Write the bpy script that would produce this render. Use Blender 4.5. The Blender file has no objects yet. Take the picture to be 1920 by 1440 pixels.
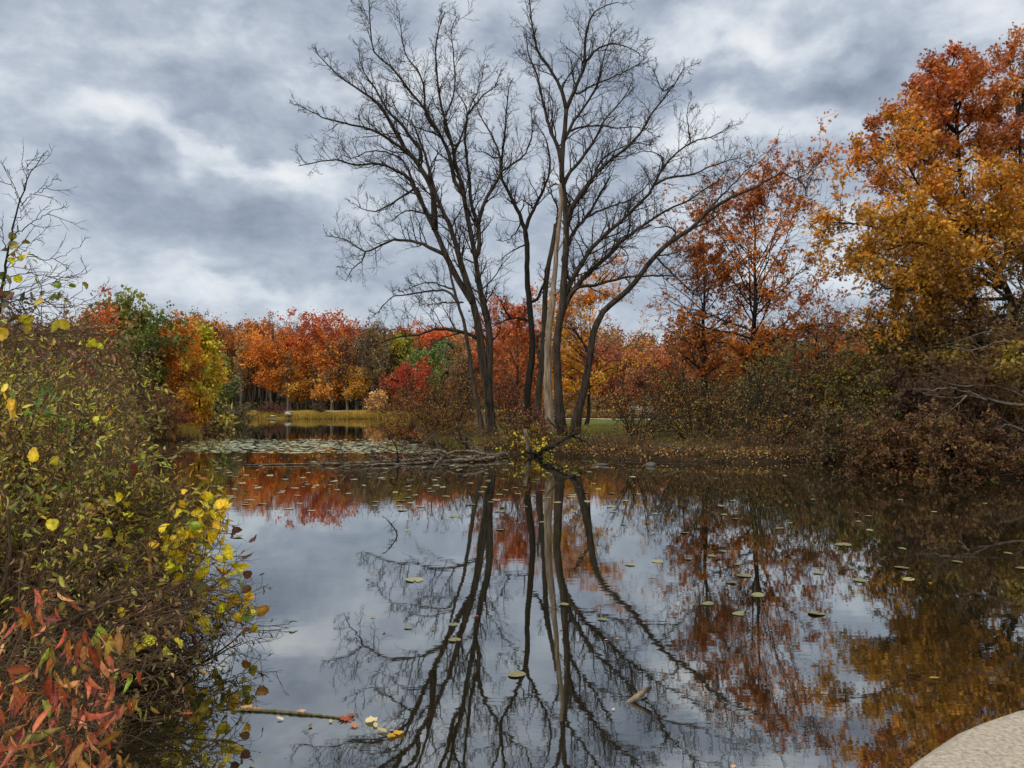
import bpy, math
import numpy as np
from math import sin, cos, atan, tan, radians, pi, sqrt, exp

SC = bpy.context.scene
COL = SC.collection
RNG = np.random.default_rng(7)

# ---------------------------------------------------------------- camera geometry
F = 1423.0                     # focal length in 1920-px units
H = 2.0                        # eye height above the water
PIT = atan(43 / F)


def W(px, py, Y):
    """world point at depth Y along the sight line of a photo pixel"""
    sx = (px - 960) / F
    sy = (720 - py) / F
    dy = cos(PIT) - sy * sin(PIT)
    dz = sin(PIT) + sy * cos(PIT)
    k = Y / dy
    return np.array([sx * k, Y, H + dz * k])


def G(px, py, z=0.0):
    """ground point of a photo pixel on the plane z"""
    sx = (px - 960) / F
    sy = (720 - py) / F
    dy = cos(PIT) - sy * sin(PIT)
    dz = sin(PIT) + sy * cos(PIT)
    k = (z - H) / dz
    return np.array([sx * k, dy * k, z])


def hexc(s):
    v = [int(s[i:i + 2], 16) / 255 for i in (0, 2, 4)]
    return np.array([c / 12.92 if c <= .04045 else ((c + .055) / 1.055) ** 2.4 for c in v])


# ---------------------------------------------------------------- mesh helpers
class Acc:
    def __init__(s):
        s.V = []; s.F = []; s.C = []; s.n = 0

    def add(s, V, Fs, col=None):
        V = np.asarray(V, float).reshape(-1, 3)
        if not isinstance(Fs, list):
            Fs = [Fs]
        for f in Fs:
            s.F.append(np.asarray(f, np.int64) + s.n)
        s.V.append(V)
        if col is not None:
            s.C.append(np.broadcast_to(np.asarray(col, float), (len(V), 3)))
        s.n += len(V)
        return s


def build(name, acc, mat, parent=None, smooth=False):
    V = np.concatenate(acc.V)
    if parent is not None:
        o = parent
        off = np.zeros(3)
        while o is not None:
            off = off + np.array(o.location); o = o.parent
        V = V - off
    me = bpy.data.meshes.new(name)
    me.vertices.add(len(V))
    me.vertices.foreach_set('co', V.astype(np.float32).ravel())
    idx = np.concatenate([f.ravel() for f in acc.F])
    tot = np.concatenate([np.full(len(f), f.shape[1]) for f in acc.F])
    st = np.concatenate([[0], np.cumsum(tot)[:-1]])
    me.loops.add(len(idx))
    me.loops.foreach_set('vertex_index', idx.astype(np.int32))
    me.polygons.add(len(tot))
    me.polygons.foreach_set('loop_start', st.astype(np.int32))
    if smooth:
        me.polygons.foreach_set('use_smooth', np.ones(len(tot), bool))
    me.update(calc_edges=True)
    if acc.C:
        a = me.color_attributes.new('col', 'FLOAT_COLOR', 'POINT')
        c = np.concatenate(acc.C)
        a.data.foreach_set('color', np.concatenate([c, np.ones((len(c), 1))], 1).astype(np.float32).ravel())
    me.materials.append(mat)
    ob = bpy.data.objects.new(name, me)
    COL.objects.link(ob)
    if parent is not None:
        ob.parent = parent
    return ob


def tag(o, label=None, cat=None, group=None, kind=None):
    if label: o['label'] = label
    if cat: o['category'] = cat
    if group: o['group'] = group
    if kind: o['kind'] = kind
    return o


def empty(name, loc, label, cat, group=None):
    o = bpy.data.objects.new(name, None)
    o.empty_display_size = .3
    COL.objects.link(o)
    o.location = [float(v) for v in loc]
    return tag(o, label, cat, group)


def unit(v):
    return v / np.maximum(np.linalg.norm(v, axis=-1, keepdims=True), 1e-9)


def tube(acc, pts, rad, sides=4, cap=False, bumpy=0.0, rng=None):
    """tubes round N polylines of M points each"""
    pts = np.asarray(pts, float); rad = np.asarray(rad, float)
    if pts.ndim == 2:
        pts = pts[None]; rad = rad[None]
    N, M, _ = pts.shape
    if N == 0:
        return acc
    T = unit(np.gradient(pts, axis=1))
    tot = unit(pts[:, -1] - pts[:, 0])
    ref = np.zeros((N, 3))
    ref[np.arange(N), np.argmin(np.abs(tot), axis=1)] = 1
    U = unit(np.cross(T, ref[:, None, :]))
    Vv = np.cross(T, U)
    a = np.arange(sides) * 2 * pi / sides
    r = rad[:, :, None, None]
    if bumpy and rng is not None:
        r = r * (1 + bumpy * rng.standard_normal((N, M, sides, 1)))
    ring = pts[:, :, None, :] + r * (np.cos(a)[:, None] * U[:, :, None, :] + np.sin(a)[:, None] * Vv[:, :, None, :])
    idx = np.arange(N * M * sides).reshape(N, M, sides)
    j = (np.arange(sides) + 1) % sides
    q = np.stack([idx[:, :-1], idx[:, :-1][:, :, j], idx[:, 1:][:, :, j], idx[:, 1:]], -1).reshape(-1, 4)
    fs = [q]
    if cap:
        fs.append(idx[:, -1, :].reshape(N, sides))
        fs.append(idx[:, 0, ::-1].reshape(N, sides))
    return acc.add(ring.reshape(-1, 3), fs)


def spline(P, n):
    """Catmull-Rom through control rows, n samples"""
    P = np.asarray(P, float)
    if len(P) < 3:
        t = np.linspace(0, 1, n)[:, None]
        return P[0] * (1 - t) + P[-1] * t
    d = np.concatenate([[0], np.cumsum(np.linalg.norm(np.diff(P[:, :3], axis=0), axis=1) + 1e-6)])
    Q = np.vstack([2 * P[0] - P[1], P, 2 * P[-1] - P[-2]])
    out = []
    for s in np.linspace(0, d[-1], n):
        i = min(int(np.searchsorted(d, s, 'right')) - 1, len(P) - 2)
        t = (s - d[i]) / (d[i + 1] - d[i])
        a, b, c, e = Q[i], Q[i + 1], Q[i + 2], Q[i + 3]
        out.append(.5 * (2 * b + (c - a) * t + (2 * a - 5 * b + 4 * c - e) * t * t + (3 * b - a - 3 * c + e) * t ** 3))
    return np.array(out)


def grow(rng, P0, D, L, R, M=6, wob=.18, up=.0, tip=.3):
    N = len(P0)
    P = np.zeros((N, M, 3)); P[:, 0] = P0
    D = unit(D.copy()); step = (L / (M - 1))[:, None]
    upv = np.zeros(3); upv[2] = 1
    up = np.asarray(up, float)
    for k in range(1, M):
        D = unit(D + wob * rng.standard_normal((N, 3)) + (up[..., None] if up.ndim else up) * upv)
        P[:, k] = P[:, k - 1] + D * step
    s = np.linspace(0, 1, M)[None]
    rad = R[:, None] * (1 - (1 - tip) * s)
    return P, rad


def spawn(rng, P, rad, n, t0=.2, t1=1., ang=50, angv=12, ln=.5, lv=.35, shape=.5, rr=.6, flat=0., absln=None):
    """n children on every branch: start, direction, length, radius, parent index"""
    N, M, _ = P.shape
    Lp = np.linalg.norm(np.diff(P, axis=1), axis=2).sum(1)
    t = t0 + (t1 - t0) * (np.arange(n)[None] + rng.random((N, n))) / n
    f = np.clip(t, 0, .999) * (M - 1)
    i = f.astype(int); fr = (f - i)[..., None]
    b = np.arange(N)[:, None]
    p = P[b, i] * (1 - fr) + P[b, i + 1] * fr
    T = unit(P[b, i + 1] - P[b, i])
    r = rad[b, i] * (1 - fr[..., 0]) + rad[b, i + 1] * fr[..., 0]
    rv = rng.standard_normal((N, n, 3)); rv[..., 2] *= (1 - flat)
    w = unit(np.cross(T, np.cross(rv, T)))
    a = np.radians(ang + angv * rng.standard_normal((N, n)))[..., None]
    d = np.cos(a) * T + np.sin(a) * w
    base = (Lp[:, None] * ln) if absln is None else absln
    L = base * (1 - shape * t) * (1 + lv * rng.standard_normal((N, n)).clip(-1.6, 1.6))
    L = np.maximum(L, .05)
    par = np.broadcast_to(b, (N, n))
    return p.reshape(-1, 3), d.reshape(-1, 3), L.ravel(), (r * rr).ravel(), par.ravel(), t.ravel()


# ---------------------------------------------------------------- leaves
def fan(pts):
    """template of a leaf: outline points (x,y) each side joined to the midrib; slight fold"""
    return pts


LEAF = {}
# quad far leaf
LEAF['q'] = (np.array([[-.5, 0, 0], [0, -.5, .06], [.5, 0, 0], [0, .5, .06]]), [np.array([[0, 1, 2, 3]])])
# oval leaf folded along the midrib (base at origin, pointing +y)
LEAF['o'] = (np.array([[0, 0, 0], [.24, .3, .06], [.2, .68, .05], [0, 1, -.06], [-.2, .68, .05], [-.24, .3, .06], [0, .5, -.02]]),
             [np.array([[0, 1, 2, 6], [6, 2, 3, 4], [0, 6, 4, 5]])])
# long drooping lance leaf
LEAF['l'] = (np.array([[0, 0, 0], [.13, .22, .05], [.17, .5, .03], [.1, .8, -.05], [0, 1.05, -.16], [-.1, .8, -.05], [-.17, .5, .03], [-.13, .22, .05], [0, .25, 0], [0, .52, -.02], [0, .8, -.09]]),
             [np.array([[8, 1, 2, 9], [9, 2, 3, 10], [7, 8, 9, 6], [6, 9, 10, 5]]), np.array([[0, 1, 8], [0, 8, 7], [10, 3, 4], [10, 4, 5]])])
# heart leaf (broad)
_h = [(0, .04), (.22, -.03), (.43, .08), (.5, .3), (.50, .52), (.34, .74), (0, .98)]
_hv = [[x, y, .09 * abs(x) * 2] for x, y in _h] + [[-x, y, .09 * abs(x) * 2] for x, y in _h[1:-1]] + [[0, .45, -.02]]
_n = len(_hv) - 1
_ring = list(range(0, 7)) + list(range(len(_hv) - 2, 6, -1))
LEAF['h'] = (np.array(_hv), [np.array([[_n, _ring[k], _ring[(k + 1) % len(_ring)]] for k in range(len(_ring))])])
# broad toothed near leaf, cupped, on a 20-point outline
_a = np.linspace(0, 2 * pi, 20, endpoint=False)
_r = .5 * (1 - .26 * np.abs(np.cos(_a / 2)) ** 10 + .22 * np.abs(np.sin(_a / 2)) ** 16) * np.where(np.arange(20) % 2, .93, 1.04)
_hx = 1.0 * _r * np.sin(_a); _hy = .5 - _r * np.cos(_a)
_hi = np.stack([_hx * .55, .5 + (_hy - .5) * .55], 1)
_v = [[x, y, .5 * x * x + .09 * sin(11 * y) * abs(x) - .3 * (y - .5) ** 2] for x, y in zip(_hx, _hy)] + [[x, y, .10 * abs(x) - .15 * (y - .5) ** 2] for x, y in _hi] + [[0, .45, -.03]]
_q = np.array([[i, (i + 1) % 20, 20 + (i + 1) % 20, 20 + i] for i in range(20)])
LEAF['h'] = (np.array(_v), [_q, np.array([[40, 20 + i, 20 + (i + 1) % 20] for i in range(20)])])
TINT = {'h': np.array([[.93, .80, .75]] * 20 + [[1.03, 1.05, 1.0]] * 20 + [[1.08, 1.12, 1.1]])}
TINT['l'] = np.array([[1, 1, 1], [.92, .85, .85], [.9, .82, .85], [.85, .7, .8], [.7, .55, .7], [.85, .7, .8], [.9, .82, .85], [.92, .85, .85], [1.12, 1.25, 1.1], [1.1, 1.2, 1.1], [1.0, 1.05, 1.0]])
# lobed oak leaf
_k = [(.04, .0), (.05, .2), (.3, .24), (.1, .36), (.42, .52), (.12, .6), (.26, .84), (.06, .82), (0, 1.05)]
_kv = [[x, y, .12 * x] for x, y in _k] + [[-x, y, .12 * x] for x, y in _k[:-1]]
LEAF['k'] = (np.array(_kv), [np.array([[9, 0, 1, 10], [10, 1, 3, 12], [12, 3, 5, 14], [14, 5, 7, 16]]),
                             np.array([[1, 2, 3], [3, 4, 5], [5, 6, 7], [12, 11, 10], [14, 13, 12], [16, 15, 14], [7, 8, 16]])])


def leaves(acc, rng, pos, size, shape, cols, sizev=.3, dirn=None, dirw=0., hang=0., jit=.16, flat=0.):
    """leaf blades at pos; cols (K,3) base colours"""
    K = len(pos)
    if K == 0:
        return acc
    tv, tf = LEAF[shape]
    A = rng.standard_normal((K, 3))
    if dirn is not None:
        A = unit(A) + dirw * dirn
    A[:, 2] -= hang
    A = unit(A)
    Nn = rng.standard_normal((K, 3)); Nn[:, 2] += flat * np.sign(Nn[:, 2] + .3)
    X = unit(np.cross(A, Nn)); Z = np.cross(X, A)
    s = size * np.exp(sizev * rng.standard_normal(K).clip(-2, 1.5))
    s = s[:, None, None]
    xf = rng.uniform(.72, 1.12, (K, 1, 1)); zf = np.exp(.7 * rng.standard_normal((K, 1, 1))) * 1.2
    V = pos[:, None, :] + s * (tv[None, :, 0:1] * xf * X[:, None] + tv[None, :, 1:2] * A[:, None] + tv[None, :, 2:3] * zf * Z[:, None])
    k = len(tv)
    c = np.asarray(cols, float) * np.exp(jit * rng.standard_normal((K, 1))) * np.exp(jit * .5 * rng.standard_normal((K, 3)))
    c = c * [1.1, 1.22, 1.3]; c[:, 1] += .10 * c[:, 0]; c[:, 2] += .008
    c = np.clip(c, 0, .85)
    off = (np.arange(K) * k)[:, None, None]
    fs = [(f[None] + off).reshape(-1, f.shape[1]) for f in tf]
    c = np.repeat(c, k, axis=0)
    if shape in TINT:
        c = c * np.tile(TINT[shape], (K, 1))
    return acc.add(V.reshape(-1, 3), fs, c)


def pal(rng, palette, n, blend=.5):
    """n colours drawn from a palette of hex strings"""
    P = np.array([hexc(h) for h in palette])
    a = P[rng.integers(0, len(P), n)]; b = P[rng.integers(0, len(P), n)]
    t = rng.random((n, 1)) * blend
    return a * (1 - t) + b * t


def on_twigs(rng, P, per, spread=.05, t0=.2):
    """positions of leaves scattered along twigs, with the twig direction and index"""
    N, M, _ = P.shape
    K = N * per
    b = np.repeat(np.arange(N), per)
    f = (t0 + (1 - t0) * rng.random(K)) * (M - 1.001)
    i = f.astype(int); fr = (f - i)[:, None]
    p = P[b, i] * (1 - fr) + P[b, i + 1] * fr
    d = unit(P[b, i + 1] - P[b, i])
    return p + spread * rng.standard_normal((K, 3)), d, b


# ---------------------------------------------------------------- materials
def newmat(name):
    m = bpy.data.materials.new(name); m.use_nodes = True
    nt = m.node_tree; nt.nodes.clear()
    return m, nt, nt.nodes, nt.links


def node(nt, t, **kw):
    n = nt.nodes.new(t)
    for k, v in kw.items():
        if k.startswith('i_'):
            key = k[2:]
            key = int(key) if key.isdigit() else key.replace('_', ' ')
            n.inputs[key].default_value = v
        else:
            setattr(n, k, v)
    return n


def leaf_material(name, trans=.22, rough=.5, spec=.3):
    m, nt, ns, ln = newmat(name)
    at = node(nt, 'ShaderNodeAttribute', attribute_name='col')
    pr = node(nt, 'ShaderNodeBsdfPrincipled'); pr.inputs['Roughness'].default_value = rough
    pr.inputs['Specular IOR Level'].default_value = spec
    tr = node(nt, 'ShaderNodeBsdfTranslucent')
    mx = node(nt, 'ShaderNodeMixShader'); mx.inputs[0].default_value = trans
    out = node(nt, 'ShaderNodeOutputMaterial')
    ln.new(at.outputs['Color'], pr.inputs['Base Color']); ln.new(at.outputs['Color'], tr.inputs['Color'])
    ln.new(pr.outputs[0], mx.inputs[1]); ln.new(tr.outputs[0], mx.inputs[2]); ln.new(mx.outputs[0], out.inputs[0])
    return m


def rough_material(name, c1, c2, scale=8., stretch=(1, 1, .15), bump=.02, rough=.9, detail=6, c3=None, spec=.2):
    m, nt, ns, ln = newmat(name)
    tc = node(nt, 'ShaderNodeTexCoord'); mp = node(nt, 'ShaderNodeMapping'); mp.inputs['Scale'].default_value = stretch
    nz = node(nt, 'ShaderNodeTexNoise'); nz.inputs['Scale'].default_value = scale; nz.inputs['Detail'].default_value = detail
    nz.inputs['Roughness'].default_value = .65
    cr = node(nt, 'ShaderNodeValToRGB')
    cr.color_ramp.elements[0].position = .32; cr.color_ramp.elements[1].position = .68
    cr.color_ramp.elements[0].color = (*c1, 1); cr.color_ramp.elements[1].color = (*c2, 1)
    if c3 is not None:
        e = cr.color_ramp.elements.new(.5); e.color = (*c3, 1)
    bp = node(nt, 'ShaderNodeBump'); bp.inputs['Distance'].default_value = bump; bp.inputs['Strength'].default_value = .9
    pr = node(nt, 'ShaderNodeBsdfPrincipled'); pr.inputs['Roughness'].default_value = rough; pr.inputs['Specular IOR Level'].default_value = spec
    out = node(nt, 'ShaderNodeOutputMaterial')
    ln.new(tc.outputs['Object'], mp.inputs[0]); ln.new(mp.outputs[0], nz.inputs['Vector'])
    ln.new(nz.outputs[0], cr.inputs[0]); ln.new(nz.outputs[0], bp.inputs['Height'])
    ln.new(cr.outputs[0], pr.inputs['Base Color']); ln.new(bp.outputs[0], pr.inputs['Normal']); ln.new(pr.outputs[0], out.inputs[0])
    return m


M_LEAF = leaf_material('autumn_leaf')
M_LEAFN = leaf_material('near_leaf', .25, .42, .35)
_nt = M_LEAFN.node_tree
_tc = _nt.nodes.new('ShaderNodeTexCoord'); _nz = _nt.nodes.new('ShaderNodeTexNoise'); _nz.inputs['Scale'].default_value = 55; _nz.inputs['Detail'].default_value = 5
_cr = _nt.nodes.new('ShaderNodeValToRGB'); _cr.color_ramp.elements[0].position = .33; _cr.color_ramp.elements[1].position = .6
_cr.color_ramp.elements[0].color = (.62, .5, .45, 1); _cr.color_ramp.elements[1].color = (1.08, 1.1, 1.05, 1)
_mx = _nt.nodes.new('ShaderNodeMix'); _mx.data_type = 'RGBA'; _mx.blend_type = 'MULTIPLY'; _mx.inputs[0].default_value = 1
_at = [n_ for n_ in _nt.nodes if n_.type == 'ATTRIBUTE'][0]
_nt.links.new(_tc.outputs['Object'], _nz.inputs['Vector']); _nt.links.new(_nz.outputs[0], _cr.inputs[0]); _nt.links.new(_at.outputs['Color'], _mx.inputs[6]); _nt.links.new(_cr.outputs[0], _mx.inputs[7])
for n_ in _nt.nodes:
    if n_.type == 'BSDF_PRINCIPLED': _nt.links.new(_mx.outputs[2], n_.inputs['Base Color'])
    if n_.type == 'BSDF_TRANSLUCENT': _nt.links.new(_mx.outputs[2], n_.inputs['Color'])
M_BLADE = leaf_material('grass_blade', .25, .6, .2)
M_BARK = rough_material('furrowed_bark', (.005, .0042, .0035), (.085, .068, .052), 11, (1, 1, .14), .05)
M_BARKD = rough_material('dark_wet_bark', (.007, .006, .005), (.036, .028, .022), 9, (1, 1, .16), .04)
M_BARKG = rough_material('grey_bark', (.03, .026, .021), (.12, .103, .083), 8, (1, 1, .15), .03)
M_TWIG = rough_material('twig_bark', (.014, .011, .009), (.042, .032, .025), 3, (1, 1, 1), .002)
M_STEM = rough_material('shrub_stem', (.04, .025, .015), (.13, .083, .05), 5, (1, 1, 1), .002)
M_DEAD = rough_material('weathered_dead_wood', (.05, .040, .030), (.33, .265, .20), 12, (1, 1, .09), .045, c3=(.20, .155, .11))
M_DRIFT = rough_material('driftwood', (.035, .027, .02), (.30, .25, .19), 7, (.5, .5, .5), .015, c3=(.10, .078, .058))
M_BARKF = rough_material('pale_forest_bark', (.06, .052, .042), (.17, .15, .125), 3, (1, 1, .2), .03)

# ---------------------------------------------------------------- world, sun, camera
def make_world():
    w = bpy.data.worlds.new("World"); SC.world = w; w.use_nodes = True
    nt = w.node_tree; nt.nodes.clear(); ln = nt.links

    def M(op, a, b=None, c=None):
        n = node(nt, 'ShaderNodeMath', operation=op)
        for k, v in enumerate((a, b, c)):
            if v is None: continue
            if isinstance(v, (int, float)): n.inputs[k].default_value = v
            else: ln.new(v, n.inputs[k])
        return n.outputs[0]

    def VM(op, a, b=None):
        n = node(nt, 'ShaderNodeVectorMath', operation=op)
        for k, v in enumerate((a, b)):
            if v is None: continue
            if isinstance(v, tuple): n.inputs[k].default_value = v
            else: ln.new(v, n.inputs[k])
        return n.outputs['Value'] if op == 'DOT_PRODUCT' else n.outputs['Vector']

    tc = node(nt, 'ShaderNodeTexCoord')
    sp = node(nt, 'ShaderNodeSeparateXYZ'); ln.new(tc.outputs['Generated'], sp.inputs[0])
    x, y, z = sp.outputs
    z = M('ABSOLUTE', z)
    az = M('ARCTAN2', x, y); el = M('ARCSINE', z)
    den = M('ADD', z, .30)
    cb = node(nt, 'ShaderNodeCombineXYZ'); ln.new(M('DIVIDE', x, den), cb.inputs[0]); ln.new(M('DIVIDE', y, den), cb.inputs[1])
    q = cb.outputs[0]
    wn = node(nt, 'ShaderNodeTexNoise'); wn.inputs['Scale'].default_value = 6.5; wn.inputs['Detail'].default_value = 6
    pc = node(nt, 'ShaderNodeCombineXYZ'); ln.new(az, pc.inputs[0]); ln.new(el, pc.inputs[1])
    ln.new(VM('MULTIPLY', pc.outputs[0], (1, 1.5, 1)), wn.inputs['Vector'])
    warp = VM('MULTIPLY', VM('SUBTRACT', wn.outputs['Color'], (.5, .5, .5)), (.26, .20, 0))
    P = VM('ADD', pc.outputs[0], warp)
    n1 = node(nt, 'ShaderNodeTexNoise'); n1.inputs['Scale'].default_value = 1.9; n1.inputs['Detail'].default_value = 9
    n1.inputs['Roughness'].default_value = .62; n1.inputs['Distortion'].default_value = .35
    ln.new(VM('ADD', q, (3.1, 1.7, 0)), n1.inputs['Vector'])
    n2 = node(nt, 'ShaderNodeTexNoise'); n2.inputs['Scale'].default_value = 5.6; n2.inputs['Detail'].default_value = 7
    n2.inputs['Roughness'].default_value = .6
    n3 = node(nt, 'ShaderNodeTexNoise'); n3.inputs['Scale'].default_value = 17; n3.inputs['Detail'].default_value = 6; n3.inputs['Roughness'].default_value = .6
    pw = VM('MULTIPLY', VM('ADD', pc.outputs[0], VM('MULTIPLY', warp, (.22, .22, 0))), (1, 1.7, 1))
    ln.new(pw, n2.inputs['Vector']); ln.new(pw, n3.inputs['Vector'])
    v = M('ADD', M('MULTIPLY', M('SUBTRACT', n1.outputs[0], .5), SKY_N1), SKY_BASE)
    v = M('ADD', v, M('MULTIPLY', M('SUBTRACT', n2.outputs[0], .5), SKY_N2))
    v = M('ADD', v, M('MULTIPLY', M('SUBTRACT', n3.outputs[0], .5), .34))
    for bx, by, sx, sy, am in SKY_BLOBS:
        d = W(bx, by, 1.0) - np.array([0, 0, H])
        a0 = math.atan2(d[0], d[1]); e0 = math.asin(d[2] / np.linalg.norm(d))
        df = VM('MULTIPLY', VM('SUBTRACT', P, (a0, e0, 0)), (F / sx, F / sy, 0))
        v = M('ADD', v, M('MULTIPLY', M('EXPONENT', M('MULTIPLY', VM('DOT_PRODUCT', df, df), -1.0)), am * .85))
    cr = node(nt, 'ShaderNodeValToRGB'); ln.new(v, cr.inputs[0])
    r = cr.color_ramp
    stops = SKY_RAMP
    r.elements[0].position = stops[0][0]; r.elements[0].color = (*stops[0][1], 1)
    r.elements[1].position = stops[-1][0]; r.elements[1].color = (*stops[-1][1], 1)
    for p, c in stops[1:-1]:
        e = r.elements.new(p); e.color = (*c, 1)
    # overcast is brighter overhead; boosted further above the view to light the foliage
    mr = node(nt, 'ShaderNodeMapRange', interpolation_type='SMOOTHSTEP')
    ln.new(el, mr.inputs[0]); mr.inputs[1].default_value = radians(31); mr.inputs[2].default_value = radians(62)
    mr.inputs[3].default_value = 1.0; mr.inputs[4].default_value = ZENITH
    # extra brightness added to the unseen sky behind the camera, lighting the foliage
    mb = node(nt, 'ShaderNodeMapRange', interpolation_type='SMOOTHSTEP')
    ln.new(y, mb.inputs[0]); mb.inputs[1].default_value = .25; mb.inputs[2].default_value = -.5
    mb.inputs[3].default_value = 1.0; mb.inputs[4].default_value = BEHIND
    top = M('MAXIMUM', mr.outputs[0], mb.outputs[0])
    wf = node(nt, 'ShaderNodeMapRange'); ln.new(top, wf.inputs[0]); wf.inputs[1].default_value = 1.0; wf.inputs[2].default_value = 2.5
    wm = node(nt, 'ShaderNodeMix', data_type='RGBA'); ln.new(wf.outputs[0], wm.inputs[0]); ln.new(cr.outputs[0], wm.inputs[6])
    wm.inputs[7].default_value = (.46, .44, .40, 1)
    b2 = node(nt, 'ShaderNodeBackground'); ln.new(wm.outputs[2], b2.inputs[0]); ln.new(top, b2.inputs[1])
    sky = node(nt, 'ShaderNodeTexSky', sky_type='NISHITA'); sky.sun_disc = False
    sky.sun_elevation = radians(SUN_EL); sky.sun_rotation = radians(SUN_ROT)
    b1 = node(nt, 'ShaderNodeBackground'); ln.new(sky.outputs[0], b1.inputs[0]); b1.inputs[1].default_value = .08
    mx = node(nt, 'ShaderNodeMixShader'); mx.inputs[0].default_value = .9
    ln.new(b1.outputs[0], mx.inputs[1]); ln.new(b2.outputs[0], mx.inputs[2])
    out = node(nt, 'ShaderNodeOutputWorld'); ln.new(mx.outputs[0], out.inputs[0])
    w.cycles.sampling_method = 'MANUAL'; w.cycles.sample_map_resolution = 512


SKY_N1, SKY_N2, SKY_BASE = .50, 1.25, .60
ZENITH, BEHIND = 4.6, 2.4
SUN_EL, SUN_ROT = 34, 238      # rotation measured clockwise from +Y
SKY_RAMP = [(0.0, (.15, .18, .235)), (.25, (.245, .29, .37)), (.45, (.35, .405, .495)), (.62, (.475, .53, .615)),
            (.8, (.66, .71, .77)), (1.0, (.84, .86, .88))]
SKY_BLOBS = [  # photo x, y, half sizes, amount
    (430, 272, 150, 28, .40), (215, 235, 80, 45, .30), (560, 320, 90, 40, .20), (600, 575, 330, 38, .26), (330, 560, 120, 50, .16),
    (800, 150, 110, 110, .16), (1350, 55, 110, 35, .34), (1500, 60, 90, 30, .22), (1400, 215, 150, 35, .34), (1560, 215, 120, 35, .22), (1880, 60, 100, 50, .22),
    (1270, 500, 220, 60, .10), (60, 395, 70, 60, .22), (20, 300, 60, 50, .15), (1780, 30, 150, 50, .1),
    (160, 60, 240, 70, .10), (60, 150, 120, 60, .06), (420, 180, 200, 55, -.26), (330, 360, 220, 55, -.20), (380, 430, 260, 60, -.12), (500, 540, 140, 25, -.26), (760, 570, 90, 35, -.16),
    (620, 60, 240, 70, -.10), (1330, 135, 300, 38, -.14), (1640, 290, 200, 45, -.10), (900, 500, 200, 60, -.06), (130, 300, 60, 50, -.14), (1100, 90, 160, 60, -.04)]
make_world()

sun = bpy.data.lights.new('sun', 'SUN'); sun.energy = 1.5; sun.angle = radians(10); sun.color = (1, .94, .85)
so = bpy.data.objects.new('sun', sun); COL.objects.link(so)
_e, _r = radians(SUN_EL), radians(SUN_ROT)
_d = np.array([sin(_r) * cos(_e), cos(_r) * cos(_e), sin(_e)])      # towards the sun
from mathutils import Vector
so.rotation_euler = Vector(_d).to_track_quat('Z', 'Y').to_euler()
so.location = (-20, -30, 40)

cam = bpy.data.cameras.new('camera'); cam.sensor_width = 36; cam.lens = F / 1920 * 36; cam.clip_end = 6000; cam.clip_start = .05
co = bpy.data.objects.new('camera', cam); COL.objects.link(co)
co.location = (0, 0, H); co.rotation_euler = (pi / 2 + PIT, 0, 0)
SC.camera = co
SC.view_settings.view_transform = 'Standard'; SC.view_settings.look = 'None'
SC.view_settings.exposure = 0.12; SC.view_settings.gamma = 1
cy = SC.cycles
cy.max_bounces = 6; cy.diffuse_bounces = 3; cy.glossy_bounces = 3; cy.transmission_bounces = 3; cy.transparent_max_bounces = 4
cy.sample_clamp_indirect = 4; cy.caustics_reflective = False; cy.caustics_refractive = False

# ---------------------------------------------------------------- terrain
SHORE = [(-1.6, 1.2), (-2.0, 3.2), (-2.5, 4.6), (-3.0, 5.6), (-3.9, 7.2), (-5.2, 10), (-7.4, 15), (-11, 22), (-17, 31), (-22, 38), (-21.5, 44),
         (-19.3, 47.5), (-22, 51), (-27, 62), (-30, 74), (-37, 95), (-46, 118), (-50, 128), (-40, 130), (-28, 128.5), (-16, 129.5),
         (-9, 127), (-7.5, 110), (-9, 85), (-8.5, 65), (-6.4, 52), (-5.6, 44), (-4.6, 38), (-2.6, 34.6), (-.9, 32.8), (1.2, 31.6), (2.6, 30.4), (4.6, 28.6),
         (7.5, 27.6), (10.0, 27.6), (11.5, 28.5), (12.2, 27.2), (11.4, 25.0), (12.3, 23.0), (14.2, 21.3), (18, 19.5), (25, 15), (34, 9), (44, 2), (44, -6), (3.0, -3), (.6, 1.2)]
SH = np.array(SHORE, float)
# small irregularities of the shoreline
def _rough(P, rng):
    out = []
    for a, b in zip(P, np.roll(P, -1, 0)):
        L = np.linalg.norm(b - a); n = max(1, int(L / (1.2 if a[1] < 60 else 5)))
        nrm = np.array([b[1] - a[1], a[0] - b[0]]) / L
        for k in range(n):
            p = a + (b - a) * k / n
            if k: p = p + nrm * rng.normal() * (.16 if a[1] < 60 else .7)
            out.append(p)
    return np.array(out)
SH = _rough(SH, np.random.default_rng(3))


def sdist(x, y):
    """signed distance to the shoreline, positive on land"""
    x = np.asarray(x, float); y = np.asarray(y, float)
    sh = x.shape; x = x.ravel(); y = y.ravel()
    best = np.full(x.shape, 1e9); ins = np.zeros(x.shape, bool)
    A = SH; B = np.roll(SH, -1, 0)
    for (ax, ay), (bx, by) in zip(A, B):
        dx, dy = bx - ax, by - ay
        t = np.clip(((x - ax) * dx + (y - ay) * dy) / (dx * dx + dy * dy), 0, 1)
        best = np.minimum(best, (x - ax - t * dx) ** 2 + (y - ay - t * dy) ** 2)
        c = (ay > y) != (by > y)
        with np.errstate(divide='ignore', invalid='ignore'):
            ins ^= c & (x < dx * (y - ay) / (dy if dy else 1e-9) + ax)
    d = np.sqrt(best)
    return np.where(ins, -d, d).reshape(sh)


def sstep(a, b, v):
    t = np.clip((v - a) / (b - a), 0, 1); return t * t * (3 - 2 * t)


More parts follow.
